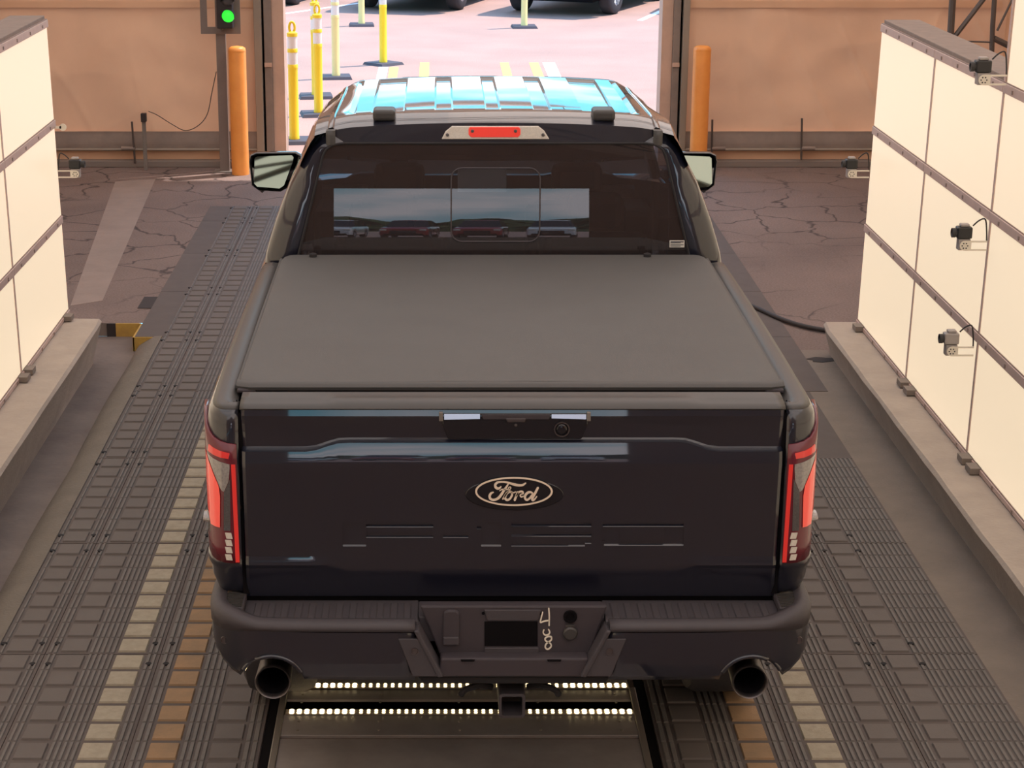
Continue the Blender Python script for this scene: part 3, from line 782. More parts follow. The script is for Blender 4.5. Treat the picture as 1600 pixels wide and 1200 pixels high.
mb = MB(); mb.tube([L(1558, 48), L(1580, 3), L(1600, -50)], .010, 6); mb.build('tie_rod', 'tube_dark', t, smooth=40)
mb = MB(); mb.tube(catmull([L(1489, 66), L(1494, 78), L(1502, 86)], 5), .016, 8); mb.build('elbow', 'tube_dark', t, smooth=40)
mb = MB(); c0 = L(1484, 66); mb.box(c0[0]-.03, c0[0]+.05, -.04, .04, c0[2]-.05, c0[2]+.03); mb.build('joint', 'signal_black', t, bevel=.005)
# hose on the right floor and drain
mb = MB()
pts = catmull([on_z(1150, 470, .02), on_z(1180, 480, .02), on_z(1215, 496, .02), on_z(1250, 508, .02), on_z(1290, 516, .02), on_z(1320, 518, .02)], 6)
tag(mb.tube(pts, .016, 8).build('hose', 'hose_black', smooth=50), 'black hose lying on the asphalt right of the pickup bed', 'hose')
p = on_z(1285, 563)
mb = MB(); n = 22
mb.prism([((.085+.02*math.sin(5*a))*math.cos(a), (.055+.012*math.sin(3*a+1))*math.sin(a)) for a in [2*PI*i/n for i in range(n)]], lambda a, c_, d: (p.x+a, p.y+c_, d), 0.0, .006)
mb.build('dark_drain_patch', 'curb_black', floor)

# ------------------------------------------------------------------ outside: delineator posts, markings, cars
def delineator(label, px, base_y, pale, base_rot, h=1.12):
    b = on_z(px, base_y)
    t = thing('delineator_post', label, 'post', b, 'yellow channelizer posts on the lot', base_rot)
    m = 'post_pale' if pale else 'post_yellow'; r = .05
    mb = MB(); mb.pad(-.20, .20, -.20, .20, 0, .035, .02); mb.build('base', 'base_black', t)
    mb = MB(); mb.lathe([(r*1.08, .03), (r*1.08, .06), (r, .07), (r, h-.36)], (0,0,0), n=18); mb.build('tube', m, t, smooth=45)
    for z in (h-.36, h-.20):
        mb = MB(); mb.lathe([(r*1.06, z), (r*1.06, z+.035), (r, z+.04)], (0,0,0), n=18); mb.build('collar', m, t, smooth=45)
        mb = MB(); mb.lathe([(r*.99, z+.04), (r*.99, z+.16)], (0,0,0), n=18); mb.build('reflective_band', 'reflective_white', t, smooth=45)
    mb = MB(); mb.lathe([(r*1.1, h-.04), (r*1.1, h-.005), (r*.6, h+.01)], (0,0,0), n=18); mb.build('cap', m, t, smooth=45)
    mb = MB(); n = 14; mb.tube([(.028*math.cos(a), 0, h+.05+.055*math.sin(a)) for a in [2*PI*i/n for i in range(n)]], .013, 8, closed=True); mb.build('handle_loop', m, t, smooth=50)
    return t
delineator('yellow channelizer post standing closest to the left door jamb', 460, 222, False, 0.1)
delineator('second yellow channelizer post, overlapping the one behind it', 498, 180, False, 0.15)
delineator('yellow channelizer post almost hidden behind the second post', 494, 152, False, 0.1)
delineator('pale yellow channelizer post just left of the bright cornerwise one', 525, 122, True, 0.1)
delineator('bright yellow channelizer post on a black base turned cornerwise', 599, 101, False, 0.75)
delineator('pale channelizer post standing before the parked cars at left', 565, 40, True, 0.05)
delineator('pale yellow channelizer post in front of the wheels of a parked car, right', 819, 43, True, 0.05)
for i, (x0, x1, y0, y1, m) in enumerate(((588, 603, 122, 105, 'marking_white'), (606, 620, 122, 105, 'marking_yellow'), (655, 670, 118, 98, 'marking_yellow'), (786, 800, 118, 98, 'marking_yellow'), (834, 849, 118, 98, 'marking_yellow'), (856, 876, 118, 98, 'marking_white'))):
    a, c_, = on_z(x0, y0), on_z(x1, y0); d = on_z(x1 + (3 if x0 > 685 else 3)*0, y1); e_ = on_z(x0, y1)
    w = (c_.x-a.x); mb = MB(); mb.box(a.x, a.x+w, a.y-1.2, e_.y, 0.0, .003); structure(mb.build('trim_lane_marking', m))
mb = MB(); mb.bar(on_z(1000, 32, .002), on_z(1060, 5, .002), .10, .003); structure(mb.build('trim_bay_line', 'marking_white'))
mb = MB(); mb.bar(on_z(440, 22, .002), on_z(640, -6, .002), .10, .003); structure(mb.build('trim_bay_line', 'marking_white'))

# generic parked car: front axle line at local y = 0, nose towards -y
tyre_mesh = rim_mesh = None
def wheel(parent, loc, s, r=.36, w=.235):
    mb = MB(); mb.lathe([(r*.62, -w/2), (r*.9, -w/2), (r*.975, -w*.42), (r, -w*.3), (r, w*.3), (r*.975, w*.42), (r*.9, w/2), (r*.62, w/2)], (0,0,0), 'x', 28, cap=False)
    for k in (-.2, -.07, .07, .2):
        mb.lathe([(r*1.004, w*(k-.035)), (r*1.006, w*k), (r*1.004, w*(k+.035))], (0,0,0), 'x', 28, cap=False)
    ty = mb.build('tyre', 'tyre', parent, smooth=40, loc=loc)
    mb = MB(); mb.lathe([(r*.64, s*-w*.45), (r*.64, s*w*.46), (r*.57, s*w*.47), (r*.55, s*w*.25), (.05, s*w*.30)], (0,0,0), 'x', 28)
    for j in range(5):
        a = 2*PI*j/5; mb.bar((s*w*.40, .05*math.cos(a), .05*math.sin(a)), (s*w*.44, r*.6*math.cos(a), r*.6*math.sin(a)), .05, .03, up=(1,0,0))
    mb.build('rim', 'rim', ty, smooth=40)
def parked_car(label, loc, rot, paint, group, tall=1.68):
    t = thing('parked_car', label, 'car', loc, group, rot)
    hw, L0, wb = .92, -0.86, 2.75; L1 = wb+.95
    for (x, y) in ((-.80, 0), (.80, 0), (-.80, wb), (.80, wb)): wheel(t, (x, y, .36), 1 if x > 0 else -1)
    def zlow(y):
        z = .30
        for a in (0, wb):
            d = abs(y-a)
            if d < .43: z = max(z, .36+math.sqrt(max(.43**2-d*d, 0)))
        return z
    ys = [L0, L0+.05, L0+.2] + [L0+.3+(L1-L0-.55)*i/40 for i in range(41)] + [L1-.15, L1-.03, L1]
    def deck(y):
        if y < 0.62: return .98 + .10*min(1, max(0, (y-L0)/1.2))
        return 1.08
    rows = []
    for y in ys:
        e0 = min(y-L0, L1-y); r_ = max(0, 1-e0/.22); w = hw-.10*r_**2; zl = zlow(y) if e0 > .05 else .45; zd = deck(y)-.10*r_
        half = [(w*.88, zl), (w, zl+.02), (w*1.0, .5*(zl+zd)), (w*.985, zd-.10), (w*.93, zd-.02), (w*.8, zd), (0, zd+.02)]
        rows.append([(x, y, z) for x, z in half]+[(-x, y, z) for x, z in half[:-1][::-1]])
    mb = MB(); mb.grid(rows, close=False); n = len(rows[0])
    mb.face(range(n)); mb.face(range((len(rows)-1)*n, len(rows)*n)); mb.build('body', paint, t, smooth=38)
    mb = MB(); mb.box(-.72, .72, L0+.15, L1-.15, .24, .42); mb.build('underbody', 'dark_void', t)
    cab = [(0.52, 1.07, .84), (1.18, tall-.03, .68), (1.5, tall, .66), (2.9, tall-.02, .66), (3.45, 1.35, .78), (3.5, 1.07, .84)]
    mb = MB(); rows = [[(-w, y, min(z, 1.07) if False else 1.07), (-w, y, z), (w, y, z), (w, y, 1.07)] for y, z, w in cab]
    mb.grid(rows); mb.build('cabin_glass', 'car_glass', t, smooth=30)
    mb = MB(); mb.grid([[(-w*.96, y, z+.012), (0, y, z+.035), (w*.96, y, z+.012)] for y, z, w in cab[1:4]]); mb.build('roof', paint, t, smooth=50, solid=.03)
    for s in (-1, 1):
        for (y, m) in ((L0+.03, 'lens_white'), (L1-.06, 'lens_red')):
            mb = MB(); mb.box(s*.74-.13, s*.74+.13, y-.05, y+.05, .72, .86); mb.build('lamp', m, t, bevel=.02)
    mb = MB(); mb.box(-.5, .5, L0-.012, L0+.06, .45, .72); mb.build('grille', 'gloss_black', t, bevel=.02)
    return t
pts = [((583, 12), (706, 15)), ((815, 17), (955, 22))]
labs = ['white parked car at the centre of the lot edge', 'parked car behind the pale post, its front tyres showing at right']
for (a, b_), lab, pm in zip(pts, labs, ('car_white', 'car_silver')):
    A, B = on_z(*a), on_z(*b_); mid = (A+B)/2; ang = math.atan2(B.y-A.y, B.x-A.x)
    parked_car(lab, (mid.x, mid.y+.1, 0), ang-.06, pm, 'cars parked beyond the doorway')
parked_car('parked car at the left jamb, only its dark tyre and sill showing', (-3.35, 34.6, 0), -.25, 'car_blue', 'cars parked beyond the doorway')
parked_car('parked car at the right jamb, only its shadow edge showing', (5.05, 33.4, 0), -.33, 'car_white', 'cars parked beyond the doorway')
# cars, hedge and trees behind the exit, seen mirrored in the rear glass
rear = [(-9.5, 'car_silver', 'silver parked car, leftmost in the row behind the exit'), (-5.6, 'car_white', 'white parked car, second from the left behind the exit'), (-2.0, 'car_red', 'dark red parked car left of centre behind the exit'), (1.5, 'car_red', 'dark red parked car right of centre behind the exit'), (5.0, 'car_white', 'white parked car right of the red pair behind the exit'), (8.6, 'car_blue', 'dark blue parked car, rightmost in the row behind the exit')]
for x, pm, lab in rear:
    parked_car(lab, (x*.78, -44, 0), PI+.1, pm, 'cars parked behind the exit')
mb = MB()
rows = []
for k in range(8):
    z = 3.4*k/7; rows.append([(-45+90*i/120, -78+2*mnoise.noise(Vector((i*.4, k, 2)))-k*.2, max(0, z*(.55+.45*mnoise.noise(Vector((i*.13, 0, 4))))+.5*mnoise.noise(Vector((i*.5, k*.7, 1)))*(k > 0))) for i in range(121)])
mb.grid(rows); tag(mb.build('tree_line', 'tree_green'), 'dark green tree line far behind the parked cars', 'trees', kind='stuff')

# ================================================================== the pickup truck
TX, TY = 0.235, 5.6
truck = thing('pickup_truck', 'black crew cab pickup seen from behind, with a matte tonneau cover over its bed', 'pickup truck', (TX, TY, 0))
BASE = (0, -TY, 0)          # part meshes below use x from the truck's centre line and y measured from the camera post
def part(mb, name, m, parent=None, **k):
    if parent is None or parent is truck: return mb.build(name, m, truck, loc=BASE, **k)
    return mb.build(name, m, parent, **k)
def xz(px, py, Y):
    q = on_y(px, py, Y); return (q.x-TX, q.z)
def lerp(a, b, t): return a+(b-a)*t
def interp(tab, v):
    for (a, fa), (b, fb) in zip(tab, tab[1:]):
        if v <= b: return fa if v <= a else lerp(fa, fb, (v-a)/(b-a))
    return tab[-1][1]

AX_R, AX_F, WR = 6.84, 10.53, 0.405
def arch(Y, lo):
    z = lo
    for a in (AX_R, AX_F):
        d = abs(Y-a)
        if d < .52: z = max(z, .42+math.sqrt(max(.52**2-d*d, 0)))
    return z

# ---- bed sides with the rear corner
PLAN = [(.872, 5.800), (.90, 5.801), (.93, 5.806), (.955, 5.822), (.973, 5.848), (.985, 5.885), (.991, 5.935), (.993, 6.0)] + [(.994+.006*math.sin(PI*i/24), 6.0+1.86*i/24) for i in range(1, 25)]
def plan_n(P, i):
    a = Vector(P[max(i-1, 0)]); b = Vector(P[min(i+1, len(P)-1)]); d = (b-a).normalized(); return Vector((d.y, -d.x))
for s in (-1, 1):
    rows = []
    prof = [(.108, 1.40), (.108, 1.435), (.092, 1.452), (.065, 1.457), (.045, 1.455), (.027, 1.446), (.014, 1.428), (.008, 1.40), (.004, 1.35), (.0, 1.28), (-.004, 1.15), (-.004, 1.03), (.002, .945), (-.004, .936), (-.004, .918)]
    for (d, z) in prof:
        r = []
        for i, p in enumerate(PLAN):
            n = plan_n(PLAN, i); k = 1.0 if i > 2 else (.85, .92, 1)[i]
            dd = d; zz = z
            if d > .03 and i < 6: dd = d
            q = Vector(p)-n*dd; r.append((s*max(q.x, .872 if i < 3 else 0), q.y, zz))
        rows.append(r)
    for t in (0.0, .35, .7, 1.0):
        r = []
        for i, p in enumerate(PLAN):
            n = plan_n(PLAN, i); lo = arch(p[1], .56 if p[1] > 6.1 else .80); z = lerp(.905, lo, t) if lo < .90 else max(.905, lerp(.905, lo, t))
            q = Vector(p)-n*(.004+.035*t*t); r.append((s*q.x, q.y, min(z, .94)))
        rows.append(r)
    mb = MB(); mb.grid([[(x, y, z+.0015) for x, y, z in r] for r in rows[:6]]); part(mb, 'bed_rail_cap', 'cap_plastic', smooth=40, solid=.003)
    mb = MB(); mb.grid(rows); part(mb, 'bed_side', 'paint', smooth=32, solid=.012)
    mb = MB(); mb.grid([[(s*(.872+.0), 5.815, z), (s*.80, 5.83, z)] for z in (1.44, .82)]); part(mb, 'gate_jamb', 'dark_void')
    # wheel house
    mb = MB(); mb.box(min(s*.55, s*.93), max(s*.55, s*.93), AX_R-.5, AX_R+.5, .45, .92); part(mb, 'wheel_house', 'dark_void')

# ---- tailgate with the stamped lettering
TG = [(5.925, 1.452), (5.83, 1.455), (5.808, 1.4525), (5.8042, 1.432), (5.806, 1.426), (5.813, 1.40), (5.8150, 1.3575), (5.8125, 1.3515), (5.806, 1.3482), (5.7995, 1.3465), (5.7870, 1.2850), (5.7862, 1.2770), (5.789, 1.255), (5.7955, 1.17), (5.801, 1.08), (5.804, .99), (5.805, .955), (5.800, .936), (5.7995, .926), (5.806, .912), (5.812, .86), (5.820, .81), (5.84, .80), (5.925, .80)]
xs = [-.864, -.860, -.85] + [-.83+1.66*i/48 for i in range(49)] + [.85, .860, .864]
rows = []
for x in xs:
    a = abs(x); w = min(1, max(0, (a-.535)/.12)); w = w*w*(3-2*w)
    r = []
    for i, (Y, z) in enumerate(TG):
        if 5 <= i <= 9:
            z -= .030*w
            if i >= 7: Y -= .0061*w
        if 17 <= i <= 18:
            k = min(1, max(0, (a-.56)/.06)); Y += (1-k)*.006
        if a > .855 and i not in (0, 23): Y += .004 if a < .862 else .012
        r.append((x, Y, z))
    rows.append(r)
mb = MB(); mb.grid(rows, close=True); n = len(TG); mb.face(range(n)); mb.face(range((len(xs)-1)*n, len(xs)*n))
tg = part(mb, 'tailgate', 'paint')
LET = [(535, 572, 817, 857), (572, 677, 817, 826), (572, 677, 833, 843), (692, 732, 834, 843), (752, 783, 817, 857), (745, 752, 822, 829),
       (799, 924, 816, 825), (799, 833, 825, 841), (833, 924, 832.5, 841), (889, 924, 841, 848), (799, 914, 848, 857), (914, 924, 848, 853),
       (942, 1068, 817, 825), (942, 968, 825, 846), (1038, 1068, 825, 846), (944, 1068, 846, 856)]
mb = MB()
LOWER = {(572,677,817,826), (572,677,833,843), (535,572,817,857), (692,732,834,843), (752,783,817,857), (745,752,822,829), (799,924,816,825), (833,924,832.5,841), (799,833,825,841), (799,914,848,857), (914,924,848,853), (942,1068,817,825), (944,1068,846,856)}
for L_ in LET:
    x0, x1, y0, y1 = L_; a, zt = xz(x0, y0, 5.80); b_, zb_ = xz(x1, y1, 5.80)
    i0 = len(mb.v); k = .010 if L_ in LOWER else 0
    for (Y, xa, xb, za, zb2) in ((5.783, a, b_, zb_-k*1.2, zt), (5.8095, a, b_, zb_+k, zt)):
        mb.v += [(xa, Y, za), (xb, Y, za), (xb, Y, zb2), (xa, Y, zb2)]
    for q in ((0,1,2,3),(7,6,5,4),(0,4,5,1),(1,5,6,2),(2,6,7,3),(3,7,4,0)): mb.face([i0+j for j in q])
cut = mb.build('cutter', 'paint', truck, loc=BASE)
md = tg.modifiers.new('stamp', 'BOOLEAN'); md.operation = 'DIFFERENCE'; md.object = cut; md.solver = 'EXACT'; md.use_self = True
bpy.context.view_layer.update()
dg = bpy.context.evaluated_depsgraph_get()
me2 = bpy.data.meshes.new_from_object(tg.evaluated_get(dg)); tg.modifiers.clear()
if len(me2.polygons) > 200: tg.data = me2
bpy.data.objects.remove(cut)
tg.data.polygons.foreach_set('use_smooth', [True]*len(tg.data.polygons)); tg.data.set_sharp_from_angle(angle=math.radians(14))

# plastic cap along the top of the tailgate
rows = []
for x in [-.866+1.732*i/60 for i in range(61)]:
    a = abs(x); w = 1-min(1, max(0, (a-.55)/.06))
    rows.append([(x, Y, z+h*w) for Y, z, h in ((5.93, 1.454, 0), (5.93, 1.474, .000), (5.875, 1.472, .001), (5.868, 1.470, .005), (5.835, 1.467, .004), (5.813, 1.462, .001), (5.806, 1.456, 0), (5.807, 1.4515, 0))])
mb = MB(); mb.grid(rows); part(mb, 'tailgate_cap', 'cap_plastic', smooth=35, solid=.004)

# handle bezel with the rear camera
def flat(poly, Y0, Y1, pyY=5.80, tilt=0.0): 
    mb = MB(); q = [xz(a, b, pyY) for a, b in poly]; zm = min(p[1] for p in q); mb.prism(q, lambda u, v, d: (u, d+(v-zm)*tilt, v), Y0, Y1); return mb
def ring(mb, px, py, r0, r1, Y0, Y1, pyY=5.80, n=22):
    cx, cz = xz(px, py, pyY)
    mb.lathe([(r0, Y1), (r0, Y0), (r1, Y0), (r1, Y1)], (cx, 0, cz), 'y', n, cap=False); return mb
hd = part(flat([(691, 646), (919, 646), (919, 664), (909, 687), (700, 687), (691, 664)], 5.8045, 5.830), 'handle_bezel', 'gloss_black', bevel=.004)
part(flat([(694, 647.5), (750, 647.5), (750, 655), (694, 656)], 5.8015, 5.806, tilt=.17), 'bright_strip', 'bright_trim', hd)
part(flat([(862, 648), (916, 648), (916, 655.5), (862, 654)], 5.8015, 5.806, tilt=.17), 'bright_strip', 'bright_trim', hd)
part(flat([(752, 648), (860, 648), (858, 656), (755, 656)], 5.8022, 5.806), 'pull_grip', 'black_plastic', hd, bevel=.002)
part(flat([(790, 654), (822, 654), (820, 660), (793, 660)], 5.8005, 5.806), 'release_button', 'dark_chrome', hd, bevel=.002)
part(ring(MB(), 878, 671, .025, .0215, 5.798, 5.808), 'camera_ring', 'dark_chrome', hd, smooth=40)
cx, cz = xz(878, 671, 5.8); mb = MB(); mb.lathe([(.0215, 5.808), (.018, 5.801), (.010, 5.799), (.006, 5.7985), (.001, 5.798)], (cx, 0, cz), 'y', 20); part(mb, 'camera_lens', 'gloss_black', hd, smooth=60)
cx, cz = xz(806, 665, 5.8); mb = MB(); mb.lathe([(.005, 5.806), (.005, 5.803), (.001, 5.802)], (cx, 0, cz), 'y', 12); part(mb, 'sensor_dot', 'dark_chrome', hd)
for a in (686, 917): part(flat([(a, 644), (a+6, 644), (a+6, 658), (a, 658)], 5.797, 5.81), 'side_clip', 'steel_grey', hd, bevel=.002)

# oval badge
def oval(px, py, rx, ry, n=56): return [(px+rx*math.cos(2*PI*i/n), py-ry*math.sin(2*PI*i/n)) for i in range(n)]
bd = part(flat(oval(804, 773, 77, 25), 5.7905, 5.80, 5.79), 'badge_bezel', 'gloss_black', smooth=50, bevel=.003)
bo = part(flat(oval(803, 767.6, 61, 23.2), 5.7840, 5.795, 5.785), 'badge_oval', 'gloss_black', bevel=.002)
mb = MB(); O = oval(803, 767.6, 60.6, 22.6, 72); I_ = oval(803, 767.6, 57.6, 20.2, 72)
q = [[xz(a, b, 5.785) for a, b in P] for P in (O, I_)]
mb.grid([[(u, 5.784, v) for u, v in q[0]], [(u, 5.7815, v) for u, v in q[0]], [(u, 5.7815, v) for u, v in q[1]], [(u, 5.784, v) for u, v in q[1]]], close=True)
part(mb, 'badge_border', 'badge_cream', bo, smooth=30)
mb = MB(); FN = lambda u, v, d: (lambda p: (p[0], d, p[1]))(xz(720+u/10, 730+v/10, 5.785))
def S_(pts, w): ribbon(mb, pts, [q*1.12 for q in w], FN, 5.785, 5.7812, 6)
S_([(630, 292), (612, 318), (578, 330), (545, 308), (540, 265), (580, 232), (660, 226), (740, 238), (820, 262), (900, 278), (965, 274), (1008, 248), (1020, 240)], [14, 22, 30, 36, 34, 26, 22, 24, 32, 32, 28, 18, 8])
S_([(742, 258), (712, 305), (678, 352), (640, 412), (600, 465), (552, 498), (500, 506), (462, 488), (450, 448), (472, 404), (512, 386)], [16, 26, 30, 34, 34, 30, 28, 32, 34, 28, 14])
S_([(606, 366), (640, 345), (690, 343), (740, 346), (766, 342)], [10, 14, 15, 14, 12])
S_([(760, 350), (782, 325), (774, 306), (752, 310), (742, 335), (752, 362), (782, 372)], [11, 12, 12, 12, 12, 12, 12])
S_([(655, 495), (690, 440), (722, 392), (745, 378)], [18, 24, 24, 16])
S_([(790, 384), (745, 388), (704, 430), (692, 480), (722, 508), (765, 490), (796, 440), (800, 396), (786, 380)], [20, 24, 30, 32, 28, 26, 28, 26, 18])
S_([(798, 398), (830, 392), (862, 380)], [12, 14, 14])
S_([(890, 378), (868, 440), (840, 512)], [26, 30, 30])
S_([(862, 452), (892, 402), (930, 376), (968, 382), (972, 408), (950, 412)], [14, 20, 24, 24, 20, 16])
S_([(950, 412), (928, 436), (946, 460), (980, 446)], [16, 18, 18, 14])
S_([(1128, 408), (1090, 386), (1046, 394), (1008, 436), (1004, 482), (1032, 506), (1074, 482), (1122, 420)], [20, 26, 32, 32, 28, 26, 24])
S_([(1206, 312), (1164, 396), (1118, 480), (1122, 512), (1152, 498), (1190, 448)], [30, 32, 32, 26, 22, 12])
part(mb, 'badge_lettering', 'badge_cream', bo)

# ---- tail lights
def ysurf(a):
    return interp([(0, 5.792), (.90, 5.7925), (.93, 5.797), (.955, 5.813), (.973, 5.838), (.985, 5.873), (.9925, 5.92), (1.003, 6.02), (1.2, 6.6)], a)
TLP = [(.878, 5.7920), (.905, 5.7925), (.93, 5.797), (.955, 5.813), (.973, 5.838), (.985, 5.873), (.9925, 5.92), (.998, 5.97), (1.003, 6.04)]
TLT = [1.340, 1.343, 1.349, 1.358, 1.372, 1.388, 1.402, 1.412, 1.416]
TLB = [.936, .936, .937, .940, .946, .956, .975, 1.02, 1.10]
PXL = {  # outlines traced in the frame, left lamp
 'upper_red_bar': [(324, 698), (340, 703), (359, 707), (359, 716), (340, 713.5), (322, 710)],
 'inner_red_bar': [(361.5, 724.5), (369.5, 724.5), (375, 877), (367.5, 877)],
 'clear_reflector': [(320, 714), (340, 720), (359, 724.5), (359.5, 746), (350, 768), (345, 764), (334, 741)],
 'smoked_mesh': [(350, 769), (360, 747), (361, 828), (350, 828)],
 'big_red_lens': [(314, 709), (319, 716), (333, 742), (342, 760), (344, 775), (344.5, 824), (327, 824), (318, 790), (312.5, 744)],
}
for s in (-1, 1):
    rows = []
    for t in (0, .12, .3, .5, .7, .88, 1):
        rows.append([(s*x, y, lerp(b, tp, t)) for (x, y), b, tp in zip(TLP, TLB, TLT)])
    mb = MB(); mb.grid(rows); tl = part(mb, 'tail_light', 'lens_dark_red', smooth=40, solid=.012)
    def patch(name, poly, m, lift, th=.003, par=tl, nsub=5):
        """filled outline laid on the curved lens, cut into thin columns so it follows the surface."""
        P = [xz(a, b, 5.80) for a, b in poly]; P = [(abs(x), z) for x, z in P]
        x0 = min(p[0] for p in P); x1 = max(p[0] for p in P); mb = MB(); cols = []
        N = max(4, int((x1-x0)/.004))
        for i in range(N+1):
            x = lerp(x0+1e-4, x1-1e-4, i/N); zs = []
            for (a, za), (b, zb_) in zip(P, P[1:]+P[:1]):
                if (a-x)*(b-x) < 0: zs.append(za+(zb_-za)*(x-a)/(b-a))
            if len(zs) >= 2: cols.append((x, min(zs), max(zs)))
        top = [[(s*x, ysurf(x)-lift, z0+(z1-z0)*j/nsub) for j in range(nsub+1)] for x, z0, z1 in cols]
        bot = [[(s*x, ysurf(x)-lift+th, z0+(z1-z0)*j/nsub) for j in range(nsub+1)] for x, z0, z1 in cols]
        mb.grid(top)
        for A_, B_ in ((top[0], bot[0]), (top[-1], bot[-1])): mb.grid([A_, B_])
        mb.grid([[r[0] for r in top], [r[0] for r in bot]]); mb.grid([[r[-1] for r in top], [r[-1] for r in bot]])
        return mb.build(name, m, par, smooth=40)
    patch('upper_red_bar', PXL['upper_red_bar'], 'lens_red', .003)
    patch('inner_red_bar', PXL['inner_red_bar'], 'lens_red', .003)
    patch('clear_reflector', PXL['clear_reflector'], 'lens_clear', .003)
    patch('smoked_mesh', PXL['smoked_mesh'], 'lens_smoke', .003)
    patch('big_red_lens', PXL['big_red_lens'], 'lens_red_bright', .0045)
    for j in range(4):
        y0 = 831+11.2*j; patch('reverse_led', [(352, y0), (363, y0), (364, y0+9), (353, y0+9)], 'lens_white', .0045, nsub=2)
    mb = MB(); n = 16
    mb.prism([(5.90+.05*math.cos(2*PI*i/n), 1.062+.018*math.sin(2*PI*i/n)) for i in range(n)], lambda u, v, d: (s*d, u, v), .975, 1.001, inset=.25)
    mb.build('side_marker', 'lens_clear', tl, smooth=30)

# ---- rear bumper
BP = [(.0, 5.625), (.25, 5.622), (.27, 5.622), (.31, 5.622), (.36, 5.622), (.41, 5.622), (.46, 5.622), (.51, 5.6225), (.56, 5.623), (.60, 5.6235), (.63, 5.624), (.665, 5.625), (.68, 5.6255), (.70, 5.626), (.72, 5.627), (.74, 5.628), (.755, 5.629), (.77, 5.630), (.785, 5.631), (.80, 5.633), (.82, 5.636), (.84, 5.640), (.86, 5.645), (.875, 5.650), (.90, 5.660), (.93, 5.680), (.955, 5.715), (.970, 5.76), (.975, 5.82), (.976, 5.92), (.972, 6.05)]
def exh_low(a, Y):
    z = .600
    if a > .86: z = lerp(.600, .70, min(1, (a-.86)/.11)**1.6)
    if a > .974: z = .70+.06*min(1, (Y-5.8)/.2)
    d = abs(a-.768)
    if d < .105: z = max(z, .575+math.sqrt(.105**2-d*d))
    return z
bump = None
for s in (-1, 1):
    sub = [p for p in BP if p[0] >= .29]
    rows = []
    for t in (0, .03, .1, .35, .65, .9, 1.0):
        r = []
        for (x, Y) in sub:
            lo = exh_low(x, Y); z = lerp(.772, lo, t); ins = .006 if t == 0 else .010*max(0, (.67-z)/.07)**2; q = Vector((x, Y))-plan_n(BP, BP.index((x, Y)))*ins
            r.append((s*q.x, q.y, z))
        rows.append(r)
    mb = MB(); mb.grid(rows); part(mb, 'bumper_shell', 'paint', smooth=40, solid=.01)
    mb = MB()     # plastic top trim of the bumper
    rows = []
    sub2 = [p for p in BP if p[0] >= .305]
    for (d, z) in ((-.002, .770), (-.004, .782), (.006, .796), (.028, .802), (.05, .796)):
        r = []
        for x, Y in sub2:
            q = Vector((x, Y))-plan_n(BP, BP.index((x, Y)))*d; k = min(1, max(0, (x-.80)/.14)); k = k*k*(3-2*k)
            r.append((s*q.x, q.y, z+(.026*k if z > .78 else -.012*k)))
        rows.append(r)
    mb.grid(rows); part(mb, 'bumper_top_trim', 'step_plastic', smooth=50, solid=.006)
    mb = MB(); a0, a1 = sorted((s*.30, s*.865)); mb.box(a0, a1, 5.66, 5.83, .74, .792); sp = part(mb, 'step_pad', 'step_plastic', bevel=.004)
    rb = MB()
    for j in range(12):
        xx = s*(.335+j*.044); rb.pad(xx-.013, xx+.013, 5.668, 5.80, .792, .7965, .004)
    rb.build('tread_ribs', 'step_plastic', sp)
    mb = MB(); c0, c1 = sorted((s*.862, s*.944)); mb.box(c0, c1, 5.71, 5.83, .79, .818); cp = part(mb, 'corner_step', 'step_plastic', bevel=.006)
    mb = MB()
    for j in range(9):
        mb.bar((s*(.868), 5.715+j*.012, .819), (s*(.938), 5.725+j*.012, .819), .005, .004)
    mb.build('grip_ridges', 'cap_plastic', cp)['kind'] = 'stuff'
    # flank beside the licence recess, with a parking sensor
    def fl(poly, Y0, Y1, pyY): 
        q = [xz(a, b, pyY) for a, b in poly]; mb = MB(); mb.prism([(s*abs(u), v) for u, v in q], lambda u, v, d: (u, d, v), Y0, Y1); return mb
    k = part(fl([(622, 999), (656, 999), (690, 1058), (645, 1058)], 5.6175, 5.66, 5.615), 'bumper_flank', 'step_plastic', bevel=.003)
    k2 = part(fl([(646, 985), (654, 984), (693, 1057), (684, 1058)], 5.612, 5.70, 5.62), 'bumper_brace', 'step_plastic', bevel=.005)
    mb = MB()
    for (px, py, Yp_) in ((648, 1019, 5.6175),):
        cx, cz = xz(px, py, 5.612); mb.lathe([(.0125, Yp_+.01), (.0125, Yp_-.003), (.010, Yp_-.003), (.009, Yp_-.001), (.001, Yp_-.001)], (s*abs(cx), 0, cz), 'y', 18)
    part(mb, 'parking_sensor', 'dark_chrome', smooth=30)
    cx, cz = xz(350, 1003, 5.66); yy = interp([(x, Y) for x, Y in BP if x > .5], abs(cx))
    mb = MB(); mb.lathe([(.0125, yy+.015), (.0125, yy-.004), (.010, yy-.004), (.009, yy-.002), (.001, yy-.002)], (s*abs(cx), 0, cz), 'y', 18); part(mb, 'parking_sensor', 'dark_chrome', smooth=30)
    # exhaust with its arch
    cx = .768; cz = .583
    mb = MB(); pts = [(s*(cx+.106*math.cos(a)), 5.628+.02*(math.cos(a) > .5), .577+.106*math.sin(a)) for a in [PI*(.16+.68*i/20) for i in range(21)]]
    mb.tube(pts, .007, 8); part(mb, 'exhaust_arch', 'paint', smooth=50)
    mb = MB(); R = .058
    mb.lathe([(R*.80, 6.05), (R*.92, 5.80), (R, 5.665), (R*1.02, 5.650), (R*.97, 5.645), (R*.88, 5.650), (R*.85, 5.70), (R*.80, 5.98), (.001, 5.98)], (s*cx, 0, cz), 'y', 30, cap=False)
